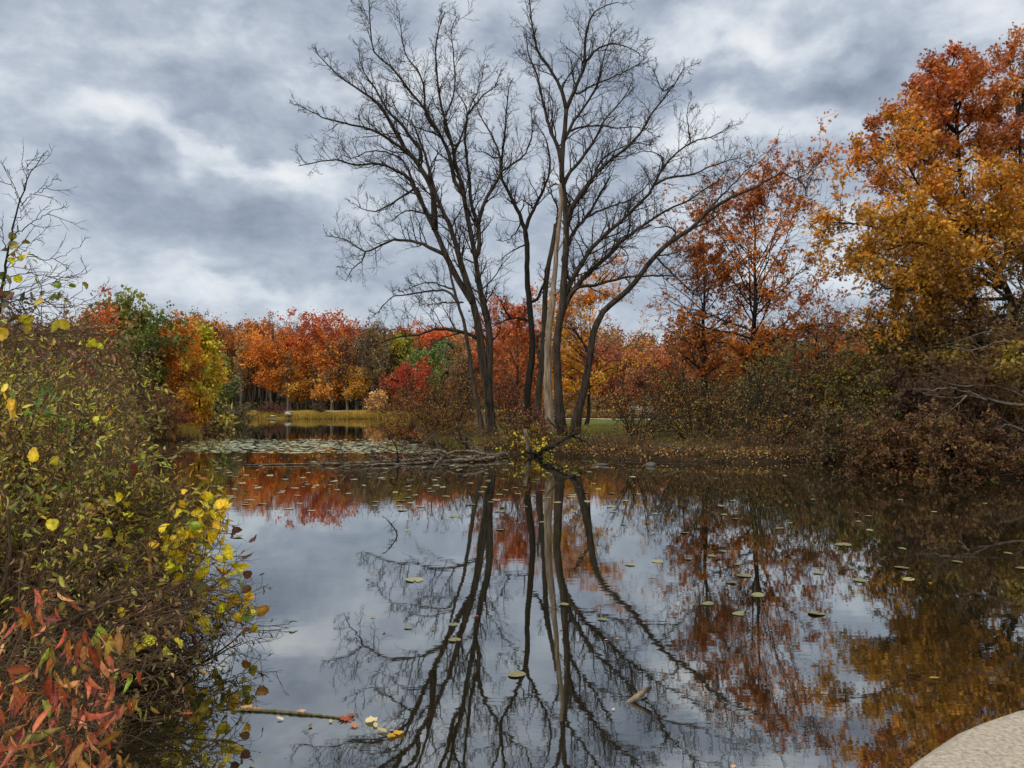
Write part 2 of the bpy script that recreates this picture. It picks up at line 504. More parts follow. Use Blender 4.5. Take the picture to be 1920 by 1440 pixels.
def lumps(x, y):
    return (.5 * np.sin(x * 1.3 + 1.7 * np.sin(y * .9)) * np.sin(y * 1.1 + 1.3 * np.sin(x * .7)) + .3 * np.sin(x * 3.1 + y * 2.3) * np.sin(y * 2.9 - x * 1.7))


def height(x, y):
    x = np.asarray(x, float); y = np.asarray(y, float)
    s = sdist(x, y)
    land = .36 * (1 - np.exp(-np.maximum(s, 0) / .22)) + .18 * (1 - np.exp(-np.maximum(s, 0) / 7.)) \
        + .95 * sstep(98, 138, y) * (1 - np.exp(-np.maximum(s, 0) / 4.)) + 9 * sstep(158, 235, y) \
        + .05 * lumps(x, y) * np.clip(s, 0, 1) + .5 * sstep(-2, -9, x) * sstep(14, 4, y) * np.clip(s / 3, 0, 1)
    wat = -.9 * (1 - np.exp(np.minimum(s, 0) / 1.6)) - .02
    return np.where(s > 0, land, wat)


def hgt(x, y):
    return float(height(np.array([x]), np.array([y]))[0])


def warped(lo, hi, n, c, k):
    u = np.linspace(np.arcsinh((lo - c) / k), np.arcsinh((hi - c) / k), n)
    return c + k * np.sinh(u)


gx = warped(-1500, 1500, 330, 2, 22); gy = np.concatenate([warped(-400, 60, 190, 25, 14)[:-1], warped(60, 2500, 150, 60, 60)])
X, Y = np.meshgrid(gx, gy)
Z = height(X, Y)
S = sdist(X, Y)
rg = np.random.default_rng(5)
mud = hexc('2c241a'); litter = hexc('5a4229'); green = hexc('4f5a24'); gold = hexc('b09848'); wood = hexc('3b2b1c')
c = np.zeros(X.shape + (3,))
g1 = sstep(-.2, .5, lumps(X * .25 + 3, Y * .25))[..., None]
c[:] = litter * (1 - g1 * .4) + green * g1 * .4
lawn = (sstep(35, 40, Y) * sstep(100, 92, Y) * sstep(0, 6, X))[..., None]
c = c * (1 - lawn) + (green * 1.15) * lawn
far = (sstep(126, 130, Y) * sstep(143, 138, Y))[..., None]
c = c * (1 - far) + gold * .8 * far
fo = sstep(138, 144, Y)[..., None]
c = c * (1 - fo) + wood * fo
m = sstep(.7, .05, S)[..., None]
c = c * (1 - m) + mud * m
ny, nx = X.shape
id_ = np.arange(ny * nx).reshape(ny, nx)
q = np.stack([id_[:-1, :-1], id_[:-1, 1:], id_[1:, 1:], id_[1:, :-1]], -1).reshape(-1, 4)
acc = Acc().add(np.stack([X, Y, Z], -1).reshape(-1, 3), q, c.reshape(-1, 3))


def ground_mat():
    m, nt, ns, ln = newmat('earth_and_litter')
    at = node(nt, 'ShaderNodeAttribute', attribute_name='col')
    tc = node(nt, 'ShaderNodeTexCoord')
    n1 = node(nt, 'ShaderNodeTexNoise'); n1.inputs['Scale'].default_value = 6; n1.inputs['Detail'].default_value = 9; n1.inputs['Roughness'].default_value = .7
    n2 = node(nt, 'ShaderNodeTexVoronoi'); n2.inputs['Scale'].default_value = 9
    ln.new(tc.outputs['Object'], n1.inputs['Vector']); ln.new(tc.outputs['Object'], n2.inputs['Vector'])
    cr = node(nt, 'ShaderNodeValToRGB'); cr.color_ramp.elements[0].position = .3; cr.color_ramp.elements[1].position = .72
    cr.color_ramp.elements[0].color = (.45, .42, .4, 1); cr.color_ramp.elements[1].color = (1.25, 1.2, 1.1, 1)
    ln.new(n1.outputs[0], cr.inputs[0])
    mx = node(nt, 'ShaderNodeMix', data_type='RGBA', blend_type='MULTIPLY'); mx.inputs[0].default_value = 1
    ln.new(at.outputs['Color'], mx.inputs[6]); ln.new(cr.outputs[0], mx.inputs[7])
    bp = node(nt, 'ShaderNodeBump'); bp.inputs['Distance'].default_value = .06
    ln.new(n1.outputs[0], bp.inputs['Height'])
    pr = node(nt, 'ShaderNodeBsdfPrincipled'); pr.inputs['Roughness'].default_value = .95; pr.inputs['Specular IOR Level'].default_value = .15
    out = node(nt, 'ShaderNodeOutputMaterial')
    ln.new(mx.outputs[2], pr.inputs['Base Color']); ln.new(bp.outputs[0], pr.inputs['Normal']); ln.new(pr.outputs[0], out.inputs[0])
    return m


tag(build('ground', acc, ground_mat(), smooth=True), kind='structure')


# ---------------------------------------------------------------- water
def water_mat():
    m, nt, ns, ln = newmat('still_pond_water')
    tc = node(nt, 'ShaderNodeTexCoord')
    mp = node(nt, 'ShaderNodeMapping'); mp.inputs['Scale'].default_value = (.55, 1.7, 1)
    ln.new(tc.outputs['Object'], mp.inputs[0])
    a = node(nt, 'ShaderNodeTexNoise'); a.inputs['Scale'].default_value = 5.5; a.inputs['Detail'].default_value = 3; a.inputs['Roughness'].default_value = .45
    b = node(nt, 'ShaderNodeTexNoise'); b.inputs['Scale'].default_value = .9; b.inputs['Detail'].default_value = 2
    g = node(nt, 'ShaderNodeTexNoise'); g.inputs['Scale'].default_value = .16; g.inputs['Detail'].default_value = 3
    ln.new(mp.outputs[0], a.inputs['Vector']); ln.new(mp.outputs[0], b.inputs['Vector']); ln.new(tc.outputs['Object'], g.inputs['Vector'])
    mr = node(nt, 'ShaderNodeMapRange'); ln.new(g.outputs[0], mr.inputs[0]); mr.inputs[1].default_value = .42; mr.inputs[2].default_value = .62
    mr.inputs[3].default_value = .25; mr.inputs[4].default_value = 1.0
    mu = node(nt, 'ShaderNodeMath', operation='MULTIPLY'); ln.new(a.outputs[0], mu.inputs[0]); ln.new(mr.outputs[0], mu.inputs[1])
    b1 = node(nt, 'ShaderNodeBump'); b1.inputs['Distance'].default_value = WAVE; b1.inputs['Strength'].default_value = 1
    ln.new(mu.outputs[0], b1.inputs['Height'])
    b2 = node(nt, 'ShaderNodeBump'); b2.inputs['Distance'].default_value = WAVE * 1.6; b2.inputs['Strength'].default_value = 1
    ln.new(b.outputs[0], b2.inputs['Height']); ln.new(b1.outputs[0], b2.inputs['Normal'])
    df = node(nt, 'ShaderNodeBsdfDiffuse'); df.inputs[0].default_value = (.012, .0105, .005, 1)
    gl = node(nt, 'ShaderNodeBsdfGlossy'); gl.inputs['Roughness'].default_value = .015; gl.inputs[0].default_value = (.93, .95, .95, 1)
    ln.new(b2.outputs[0], gl.inputs['Normal'])
    lw = node(nt, 'ShaderNodeLayerWeight'); lw.inputs[0].default_value = .5
    pw = node(nt, 'ShaderNodeMath', operation='POWER'); ln.new(lw.outputs['Facing'], pw.inputs[0]); pw.inputs[1].default_value = 2.6
    ma = node(nt, 'ShaderNodeMath', operation='MULTIPLY_ADD'); ln.new(pw.outputs[0], ma.inputs[0]); ma.inputs[1].default_value = .63; ma.inputs[2].default_value = .255
    mx = node(nt, 'ShaderNodeMixShader'); ln.new(ma.outputs[0], mx.inputs[0]); ln.new(df.outputs[0], mx.inputs[1]); ln.new(gl.outputs[0], mx.inputs[2])
    out = node(nt, 'ShaderNodeOutputMaterial'); ln.new(mx.outputs[0], out.inputs[0])
    return m


WAVE = .0005
acc = Acc()
acc.add([(-60, -8, 0), (60, -8, 0), (60, 134, 0), (-60, 134, 0)], np.array([[0, 1, 2, 3]]))
tag(build('water', acc, water_mat()), kind='structure')

# gravel paths: far shore and behind the peninsula
M_PATH = rough_material('pale_gravel', (.36, .30, .24), (.58, .5, .42), 3, (1, 1, 1), .01)
def path_strip(name, pts, w):
    P = spline(np.array(pts, float), 60); T = unit(np.gradient(P, axis=0)); Nn = np.stack([-T[:, 1], T[:, 0]], 1)
    L = P + Nn * w / 2; R = P - Nn * w / 2
    V = []
    for k in range(5):
        q_ = L + (R - L) * k / 4
        V.append(np.column_stack([q_, height(q_[:, 0], q_[:, 1]) + .05]))
    V = np.stack(V, 1)
    i = np.arange(60 * 5).reshape(60, 5)
    q = np.stack([i[:-1, :-1], i[:-1, 1:], i[1:, 1:], i[1:, :-1]], -1).reshape(-1, 4)
    tag(build(name, Acc().add(V.reshape(-1, 3), q), M_PATH), kind='structure')
path_strip('path_far_shore', [(-75, 137), (-50, 135.5), (-35, 135), (-20, 136), (-5, 138), (10, 139)], 2.6)
path_strip('path_behind_peninsula', [(-2, 100), (8, 92), (14, 88), (24, 84), (40, 80), (70, 76)], 3.2)

# ---------------------------------------------------------------- traced bare trees on the point
YT = 37.0
PX = YT / F            # metres per photo pixel at the trees


def traced(rng, ctrl, Y0, dz=0., n=18, r0=4., r1=1.5, wob=.0, ground=False, Yoff0=0.):
    """limb through photo pixels ctrl; depth runs from Y0+Yoff0 to Y0+Yoff0+dz"""
    c = spline(np.array(ctrl, float), n)
    s = np.linspace(0, 1, n)
    P = np.array([W(a, b, Y0 + Yoff0 + dz * t ** 1.3) for (a, b), t in zip(c, s)])
    if ground:
        P[0, 2] = min(P[0, 2], hgt(P[0, 0], P[0, 1]) - .15)
    if wob:
        P[1:-1] += wob * rng.standard_normal((n - 2, 3))
    rad = (r0 + (r1 - r0) * s ** .8) * (Y0 / F)
    return P, rad


def twigs_on(rng, P, rad, n1, l1, n2=6, n3=3, t0=.2, up=.07, fine=.0068, l2=.5, l3=.5):
    """three further orders of bare twigs on one limb"""
    acc = Acc()
    p, d, L, r, _, t = spawn(rng, P[None], rad[None], n1, t0, 1., 48, 12, lv=.4, shape=.55, rr=.5, absln=l1)
    d = unit(d + np.array([0, 0, .25]))
    A, ra = grow(rng, p, d, L, np.minimum(np.maximum(r * .8, .013), .04), 9, .15, up, .3)
    tube(acc, A, ra, 4)
    p, d, L, r, _, _ = spawn(rng, A, ra, n2, .18, 1., 45, 12, ln=l2, lv=.4, shape=.4, rr=.6)
    B, rb = grow(rng, p, d, L, np.maximum(r, fine * 1.3), 6, .2, up, .5)
    tube(acc, B, rb, 3)
    p, d, L, r, _, _ = spawn(rng, B, rb, n3, .25, 1., 42, 12, ln=l3, lv=.35, shape=.3, rr=.7)
    D, rd = grow(rng, p, d, L, np.full(len(L), fine), 4, .2, up * .8, .6)
    tube(acc, D, rd, 3)
    return acc, (A, B, D)


def bare_tree(name, label, trunk, limbs, Y0=YT, r=(10, 5), bark=M_BARK, seed=1, twig_den=1.0, group=None, trunk_twigs=0, l1=1.5, fine=.0068, dzt=0., yoff=0.):
    rng = np.random.default_rng(seed)
    P, rad = traced(rng, trunk, Y0, dzt, 30, r[0], r[1], .012, True, yoff)
    s = np.linspace(0, 1, 30)
    rad = rad * (1 + .45 * np.exp(-s * 26))          # root flare
    root = empty(name, (P[0, 0], P[0, 1], hgt(P[0, 0], P[0, 1])), label, 'bare tree', group)
    build('trunk', tube(Acc(), P, rad, 14, True, .035, rng), bark, root, True)
    if trunk_twigs:
        a, _ = twigs_on(rng, P[8:], rad[8:], trunk_twigs, l1 * .8, 4, 3, .15, fine=fine)
        build('twig_sprays', a, M_TWIG, root)
    known = [(np.column_stack([spline(np.array(trunk, float), 30), P[:, 1]]))]
    for k, (ctrl, r0, r1) in enumerate(limbs):
        dz = rng.uniform(-2.2, 2.2)
        kn = np.concatenate(known)
        near = kn[np.argmin(np.hypot(kn[:, 0] - ctrl[0][0], kn[:, 1] - ctrl[0][1]))]
        if np.hypot(near[0] - ctrl[0][0], near[1] - ctrl[0][1]) > 2:
            ctrl = [(near[0], near[1])] + ctrl[0 if np.hypot(near[0] - ctrl[0][0], near[1] - ctrl[0][1]) > 8 else 1:]
        LP, lr = traced(rng, ctrl, Y0, dz, 22, r0, r1 * .6, .015, False, near[2] - Y0)
        known.append(np.column_stack([spline(np.array(ctrl, float), 22), LP[:, 1]]))
        # begin on the trunk or limb it leaves
        ob = build('limb', tube(Acc(), LP, lr, 8, True, .04, rng), bark, root, True)
        Lm = np.linalg.norm(np.diff(LP, axis=0), axis=1).sum()
        n1 = max(5, int(Lm * 3.4 * twig_den))
        a, _ = twigs_on(rng, LP, lr, n1, min(l1 * 1.08, .25 * Lm + .5), 7, 4, .12, fine=fine)
        build('twig_sprays', a, M_TWIG, ob)
    return root


bare_tree('bare_tree', 'largest left bare tree on the point, broad grey-brown trunk forking low',
  [(924, 826), (919, 775), (913, 725), (904, 665), (895, 605), (887, 570), (873, 548), (852, 513), (836, 478), (815, 430), (797, 395), (781, 352)],
  [([(797, 398), (776, 353), (763, 331), (732, 314), (707, 307), (659, 308), (634, 300), (596, 303), (560, 311)], 4, 1.2),
   ([(790, 376), (759, 306), (734, 289), (695, 283), (662, 296), (640, 290)], 3, 1),
   ([(818, 436), (812, 365), (807, 347), (784, 308), (762, 281), (743, 250), (729, 225), (707, 192), (662, 161), (637, 144), (604, 111), (591, 97)], 6.5, 1.2),
   ([(762, 281), (745, 272), (712, 250), (684, 239), (646, 231), (604, 219), (582, 208), (556, 194)], 3.5, 1.1),
   ([(784, 308), (790, 285), (773, 261), (751, 231), (729, 211), (706, 170), (680, 130), (672, 90)], 4, 1.2),
   ([(884, 568), (868, 505), (852, 452), (838, 412), (822, 378), (810, 340), (800, 300), (782, 250), (770, 225)], 7, 2.5),
   ([(917, 770), (917, 725), (918, 680), (918, 640), (915, 604), (908, 576), (899, 541), (894, 499), (887, 465), (880, 419), (871, 381), (866, 350), (857, 319), (848, 272), (840, 244), (829, 208), (822, 167), (818, 128), (818, 69), (834, 22)], 8.5, 1.4),
   ([(866, 360), (852, 340), (846, 306), (838, 278), (807, 222), (784, 189), (768, 172), (734, 125), (704, 103), (696, 72), (693, 28), (691, -6)], 4.5, 1.2),
   ([(818, 245), (800, 222), (796, 180), (788, 140), (762, 105), (752, 60), (748, 20)], 2.5, 1),
   ([(890, 492), (898, 470), (896, 419), (885, 389), (880, 333), (873, 278), (872, 250), (876, 206), (866, 185), (850, 160)], 5, 1.4),
   ([(876, 210), (907, 178), (929, 161), (940, 128)], 2.4, 1),
   ([(897, 425), (908, 381), (925, 350), (937, 328), (937, 292), (923, 256), (901, 217), (890, 190)], 4, 1.2),
   ([(940, 325), (965, 305), (985, 288), (998, 250), (996, 222)], 2.6, 1),
   ([(829, 480), (808, 465), (783, 454), (758, 450), (734, 451), (707, 463), (686, 472), (662, 458), (641, 447), (609, 442)], 4, 1.1),
   ([(686, 472), (678, 490), (660, 505), (648, 527)], 1.8, .8),
   ([(779, 353), (756, 368), (734, 381), (707, 395), (680, 392), (661, 381)], 2.6, 1),
   ([(797, 395), (769, 395), (750, 402), (734, 416)], 2, 1),
   ([(888, 630), (870, 624), (845, 618), (820, 617), (800, 622), (783, 628), (760, 630), (734, 635), (707, 645), (679, 655)], 4, 1.2),
   ([(857, 272), (870, 240), (880, 205), (900, 160), (908, 120)], 2.2, 1),
   ([(848, 275), (832, 230), (850, 180), (852, 120), (846, 60), (858, 30)], 2.2, 1),
   ([(838, 281), (824, 255), (793, 243), (770, 232), (740, 205), (720, 190)], 2, 1)],
  r=(10, 3.6), seed=11, l1=1.55)

bare_tree('bare_tree', 'slim dark bare trunk beside the largest left tree, leaning left with drooping low branches',
  [(906, 824), (899, 775), (891, 735), (882, 680), (872, 617), (862, 579), (850, 537), (842, 500)],
  [([(856, 562), (840, 547), (818, 544), (794, 547), (769, 551), (734, 558), (718, 574), (703, 590), (690, 600)], 2.6, .9),
   ([(846, 541), (828, 535), (811, 530), (790, 532), (769, 540), (752, 548)], 2, .8),
   ([(868, 567), (835, 567), (815, 570), (797, 572), (780, 566)], 1.6, .7),
   ([(842, 505), (838, 480), (842, 460), (840, 440)], 2, .8)],
  r=(5.5, 2), seed=12, yoff=-.6, l1=1.0)

bare_tree('bare_tree', 'dark upright bare trunk in the middle of the point forking high into a narrow crown',
  [(990, 818), (989, 742), (993, 700), (998, 662), (997, 620), (994, 586), (990, 544), (988, 499), (988, 454), (984, 433)],
  [([(985, 440), (978, 412), (971, 396), (953, 358), (940, 330), (942, 292), (948, 236), (950, 200), (954, 167), (960, 150)], 4.6, 1.2),
   ([(985, 438), (995, 405), (1008, 378), (1019, 355), (1030, 322), (1031, 302), (1024, 262), (1010, 240), (998, 224)], 4.2, 1.2),
   ([(996, 604), (980, 598), (962, 597), (945, 602), (924, 612)], 3.2, 1.5),
   ([(958, 597), (947, 582), (939, 565), (928, 552), (916, 546)], 1.8, .8),
   ([(976, 402), (974, 424), (960, 444), (945, 452), (930, 450)], 2, .9),
   ([(988, 464), (970, 466), (955, 474), (935, 490)], 1.8, .8),
   ([(996, 572), (1006, 562), (1014, 545), (1020, 530), (1024, 500)], 3.6, 2),
   ([(1001, 392), (980, 375), (970, 380), (962, 372)], 2.0, .8),
   ([(942, 300), (925, 295), (908, 285), (885, 285)], 1.9, .8),
   ([(945, 322), (930, 338), (915, 335), (895, 330)], 1.5, .8)],
  r=(7.8, 4.6), seed=13, bark=M_BARKD, yoff=1.2, l1=1.2)

bare_tree('bare_tree', 'grey bare trunk leaning right, partly hidden behind the pale dead trunk',
  [(1007, 815), (1010, 742), (1016, 680), (1020, 620), (1022, 558), (1028, 499), (1036, 461), (1042, 420)],
  [([(1014, 690), (1008, 640), (1012, 628), (1022, 612)], 3, 2),
   ([(1041, 430), (1046, 395), (1036, 368), (1030, 340)], 3, 1.4)],
  r=(7.5, 4.2), seed=14, bark=M_BARKG, yoff=2.0, l1=.9)

# pale barkless snag
rng = np.random.default_rng(15)
P, rad = traced(rng, [(1036, 826), (1030, 780), (1027, 715), (1027, 670), (1028, 628), (1033, 585), (1037, 551), (1041, 500), (1044, 460), (1048, 419), (1052, 371), (1049, 345)], YT, 0, 34, 8.3, 4.0, .01, True, -1.6)
s = np.linspace(0, 1, 34)
rad = rad * (1 + .5 * np.exp(-s * 22)) * np.where(s > .60, .82, 1)
root = empty('dead_tree', (P[0, 0], P[0, 1], hgt(P[0, 0], P[0, 1])), 'pale barkless dead trunk standing in front of the dark bare trees', 'dead tree')
build('trunk', tube(Acc(), P, rad, 14, True, .05, rng), M_DEAD, root, True)
for ctrl, a, b in [([(1038, 552), (1043, 550), (1049, 545)], 3.2, 2), ([(1046, 470), (1056, 452), (1058, 440)], 1.8, 1.2), ([(1030, 640), (1024, 636), (1020, 634)], 1.5, .8)]:
    LP, lr = traced(rng, ctrl, YT, 0, 6, a, b, 0, False, -1.7)
    build('snag', tube(Acc(), LP, lr, 7, True, .05, rng), M_DEAD, root, True)

bare_tree('bare_tree', 'tallest bare tree, straight trunk behind the pale dead one, wide fan of limbs',
  [(1052, 802), (1048, 760), (1046, 715), (1044, 645), (1050, 600), (1054, 576), (1057, 524), (1061, 465), (1061, 402), (1057, 367), (1053, 310), (1058, 255), (1062, 205)],
  [([(1053, 310), (1046, 277), (1031, 241), (1020, 197), (1006, 139), (991, 102), (986, 55)], 4.6, 1.2),
   ([(1062, 210), (1049, 160), (1031, 131), (1009, 95), (998, 44), (992, -10)], 4.2, 1.5),
   ([(1062, 210), (1080, 162), (1090, 140), (1097, 118), (1097, 73), (1108, 33), (1126, 15), (1159, 4)], 4.2, 1.2),
   ([(1058, 262), (1071, 237), (1090, 208), (1115, 171), (1126, 139), (1133, 102), (1143, 75), (1148, 51)], 3.4, 1.1),
   ([(1094, 130), (1102, 112), (1115, 96), (1137, 84), (1155, 82), (1184, 91), (1203, 106)], 2.8, 1),
   ([(1084, 176), (1100, 166), (1119, 157), (1155, 142), (1192, 124), (1214, 106)], 2.4, 1),
   ([(1056, 345), (1068, 325), (1090, 299), (1119, 255), (1133, 226), (1162, 193), (1177, 172), (1186, 150)], 4, 1.1),
   ([(1062, 420), (1068, 394), (1104, 343), (1133, 310), (1170, 281), (1199, 252), (1221, 215), (1246, 182), (1265, 157), (1283, 128)], 5, 1.2),
   ([(1262, 162), (1244, 170), (1232, 148), (1224, 128)], 1.5, .8),
   ([(1050, 590), (1058, 560), (1067, 534), (1094, 489), (1122, 451), (1160, 419), (1199, 381), (1222, 357), (1230, 340), (1243, 314), (1272, 284), (1294, 268), (1337, 255), (1374, 233)], 6, 1.2),
   ([(1240, 340), (1256, 332), (1301, 326), (1337, 310), (1374, 299), (1400, 292)], 2.6, 1),
   ([(1294, 268), (1291, 240), (1288, 215), (1292, 192)], 1.6, .8),
   ([(1048, 612), (1060, 570), (1094, 520), (1136, 482), (1164, 454), (1212, 419), (1254, 392), (1292, 376), (1320, 356), (1350, 338)], 6.4, 1.2),
   ([(1054, 602), (1074, 546), (1094, 537), (1122, 534), (1157, 523), (1199, 518), (1240, 517), (1268, 520), (1294, 546)], 4.4, 1.4),
   ([(1056, 485), (1074, 437), (1098, 409), (1115, 383), (1132, 352), (1144, 332)], 4.4, 3),
   ([(1102, 406), (1125, 395), (1150, 385), (1185, 372), (1215, 345), (1235, 325)], 2.4, 1),
   ([(1060, 440), (1077, 385), (1092, 368), (1106, 345), (1120, 315), (1140, 290), (1185, 270), (1222, 272)], 4, 1.2),
   ([(1066, 250), (1085, 240), (1120, 236), (1160, 240), (1195, 238), (1225, 250)], 2.4, 1),
   ([(1228, 345), (1242, 310), (1236, 290), (1208, 284), (1180, 290)], 2, .9),
   ([(1164, 455), (1175, 440), (1182, 425), (1178, 400), (1192, 370)], 1.6, .8),
   ([(1052, 350), (1042, 345), (1028, 352), (1018, 345)], 2, .9),
   ([(1062, 395), (1066, 380), (1058, 372)], 3, 2)],
  r=(9, 4.0), seed=16, yoff=0., l1=1.6)

bare_tree('bare_tree', 'leaning bare tree right of the trunk cluster, arching toward the orange oak',
  [(1076, 804), (1086, 765), (1096, 728), (1105, 680), (1108, 650), (1115, 614), (1133, 583), (1164, 555), (1195, 524), (1223, 485), (1261, 451), (1299, 426), (1324, 399), (1351, 381), (1386, 364), (1414, 353)],
  [([(1410, 355), (1440, 338), (1469, 324), (1487, 335), (1510, 328), (1525, 318), (1544, 310)], 2.2, .9),
   ([(1492, 333), (1508, 350), (1512, 372)], 1.2, .7),
   ([(1107, 656), (1095, 646), (1085, 630), (1072, 617), (1052, 614)], 3, 1.2),
   ([(1110, 655), (1120, 662), (1128, 668)], 2.4, 1),
   ([(1264, 450), (1266, 436), (1252, 424), (1236, 427), (1219, 422)], 2.6, .9),
   ([(1157, 452), (1171, 468), (1178, 485), (1170, 506), (1180, 518), (1182, 530)], 2, .9),
   ([(1268, 520), (1290, 540), (1310, 556), (1330, 570)], 2.2, .9),
   ([(1300, 425), (1330, 415), (1352, 398), (1372, 396)], 2.2, .9),
   ([(1330, 398), (1350, 370), (1380, 340), (1400, 318), (1430, 290)], 2.4, .9),
   ([(1225, 484), (1250, 478), (1280, 470), (1300, 478)], 1.8, .8)],
  r=(8.3, 2.6), seed=17, yoff=-.4, l1=1.5, twig_den=1.1)

# ---------------------------------------------------------------- generic leafy tree
PROF = {
    'oval': lambda u: np.sqrt(np.clip(1 - (2 * u - .9) ** 2 * .95, .04, 1)),
    'cone': lambda u: np.clip(1.05 - u, .08, 1) ** .8,
    'dome': lambda u: np.clip(1 - u ** 3, .15, 1) ** .5,
}


def leafy_tree(name, label, x, y, height_, rad_, palette, seed, cb=.25, prof='oval', n1=30, n2=7, n3=5, per=8, size=.3, shape='q', bark=M_BARKD,
               cat='tree', group=None, trunk=None, spread=.18, a1=62, a1top=28, tr=None, detail=1, flat=.0, hang=.15, up1=.03, cvar=.22, thin=0., z0=None, sparse=1.0, lean=(0, 0), fine=.01):
    rng = np.random.default_rng(seed)
    g = hgt(x, y) if z0 is None else z0
    M = 14
    s = np.linspace(0, 1, M)
    P = np.zeros((M, 3)); P[:, 2] = g - .2 + s * height_ * .86
    wob = np.cumsum(rng.standard_normal((M, 2)), 0) * height_ * .006
    P[:, 0] = x + wob[:, 0] + lean[0] * s ** 1.5; P[:, 1] = y + wob[:, 1] + lean[1] * s ** 1.5
    tr = tr or height_ * .012
    rad = tr * (1 - .88 * s)
    rad[0] *= 1.35
    root = empty(name, (x, y, g), label, cat, group)
    wood = Acc()
    p, d, L, r, _, t = spawn(rng, P[None], rad[None], n1, cb, 1., 55, 8, absln=1., lv=.0, shape=0, rr=.45)
    u = (t - cb) / (1 - cb)
    ang = np.radians(a1 + (a1top - a1) * u + 7 * rng.standard_normal(len(t)))
    az = rng.random(len(t)) * 2 * pi + np.arange(len(t)) * 2.4
    d = np.stack([np.sin(ang) * np.cos(az), np.sin(ang) * np.sin(az), np.cos(ang)], 1)
    L = rad_ * PROF[prof](u) * (1 + .28 * rng.standard_normal(len(t)).clip(-1.3, 1.4)) / np.maximum(np.sin(ang), .55)
    A, ra = grow(rng, p, d, L, np.maximum(r, .02), 8, .12, up1, .25)
    p, d, L2, r, pa, _ = spawn(rng, A, ra, n2, .22, 1., 45, 12, ln=.45, lv=.35, shape=.45, rr=.55, flat=flat)
    B, rb = grow(rng, p, d, L2, np.maximum(r, fine), 6, .16, up1, .4)
    p, d, L3, r, pb, _ = spawn(rng, B, rb, n3, .2, 1., 45, 14, ln=.5, lv=.3, shape=.3, rr=.6, flat=flat)
    D, rd = grow(rng, p, d, L3, np.maximum(r, fine * .8), 4, .18, up1, .5)
    fz = height_ / (np.percentile(D[:, -1, 2], 99.3) - g)
    fr = rad_ / np.percentile(np.hypot(D[:, -1, 0] - x, D[:, -1, 1] - y), 93)
    for Q in (P, A, B, D):
        Q[..., 2] = g + (Q[..., 2] - g) * fz
        Q[..., 0] = x + (Q[..., 0] - x) * fr; Q[..., 1] = y + (Q[..., 1] - y) * fr
    tube(wood, P, rad, 9 if detail else 6)
    tube(wood, A, ra, 5 if detail else 3)
    if detail:
        tube(wood, B, rb, 3)
    if detail > 1:
        tube(wood, D, rd, 3)
    build('trunk', wood, bark, root, True)
    # foliage: palette may be a list or a function of height fraction
    keep = np.ones(len(D), bool)
    if sparse < 1:
        kb = rng.random(len(B)) < sparse
        keep = kb[pb]
    Dk = D[keep]; pbk = pb[keep]
    if len(Dk) and per:
        pos, dr, b = on_twigs(rng, Dk, per, spread)
        l1 = pa[pbk[b]]
        if callable(palette):
            c1 = palette(rng, u[l1], pos)
        else:
            base = pal(rng, palette, len(A))
            sub = pal(rng, palette, len(B))
            w_ = .45
            c1 = base[l1] * (1 - w_) + sub[pbk[b]] * w_
            c1 = c1 * np.exp(cvar * rng.standard_normal(len(A)))[l1][:, None]
        acc = Acc()
        leaves(acc, rng, pos, size, shape, c1, .3, dr, .5, hang)
        build('crown', acc, M_LEAF, root)
    return root


def at(px, Y):
    return (px - 960) / F * Y / cos(PIT) * 1.0


def hp(py_top, Y, x=0, g=None):
    """tree height that puts its top at photo row py_top"""
    g = hgt(x, Y) if g is None else g
    return H + (763 - py_top) / F * Y - g


# orange oaks on the point
def oakpal(lo, mid, hi):
    a, b, c = hexc(lo), hexc(mid), hexc(hi)
    def f(rng, u, pos):
        n = .18 * np.sin(pos[:, 0] * 1.9 + pos[:, 2] * 1.3) + .15 * np.sin(pos[:, 1] * 2.3 - pos[:, 2] * 1.7) + .12 * rng.standard_normal(len(u))
        v = np.clip(u + n, 0, 1)[:, None]
        k = np.where(v < .5, a + (b - a) * v * 2, b + (c - b) * (v - .5) * 2)
        return k * np.exp(.2 * np.sin(pos[:, 0:1] * 3.3 + pos[:, 1:2] * 2.9 + pos[:, 2:3] * 3.7))
    return f

OR1 = oakpal('bc5c1c', 'b8581c', 'ac4c22')
leafy_tree('oak_tree', 'tall slender oak with burnt orange leaves and open tiers, right of the leaning bare tree', at(1403, 40), 40, hp(262, 40, at(1403, 40)), 4.3, OR1, 31,
           cb=.26, prof='oval', n1=40, n2=9, n3=5, per=8, size=.18, shape='k', cat='oak tree', spread=.10, a1=72, a1top=25, detail=2, flat=.5, hang=.25, tr=.21, sparse=.64, fine=.012)
leafy_tree('oak_tree', 'shorter orange oak with a thick dark trunk just left of the tall slender oak', at(1320, 42), 42, hp(410, 42, at(1320, 42)), 3.0, oakpal('a4441f', 'b55a1d', 'b1521f'), 32,
           cb=.3, n1=32, n2=8, n3=5, per=8, size=.18, shape='k', cat='oak tree', spread=.10, a1=75, a1top=30, detail=2, flat=.5, hang=.25, tr=.22, sparse=.62)
leafy_tree('oak_tree', 'rust-orange oak with long low limbs behind the tall slender oak, toward the big right oak', at(1530, 44), 44, hp(520, 44, at(1530, 44)), 4.2, oakpal('c2561a', 'a8481f', '8f3f25'), 33,
           cb=.28, n1=26, n2=8, n3=5, per=8, size=.18, shape='k', cat='oak tree', spread=.11, a1=80, a1top=35, detail=2, flat=.6, hang=.2, tr=.16, sparse=.6)
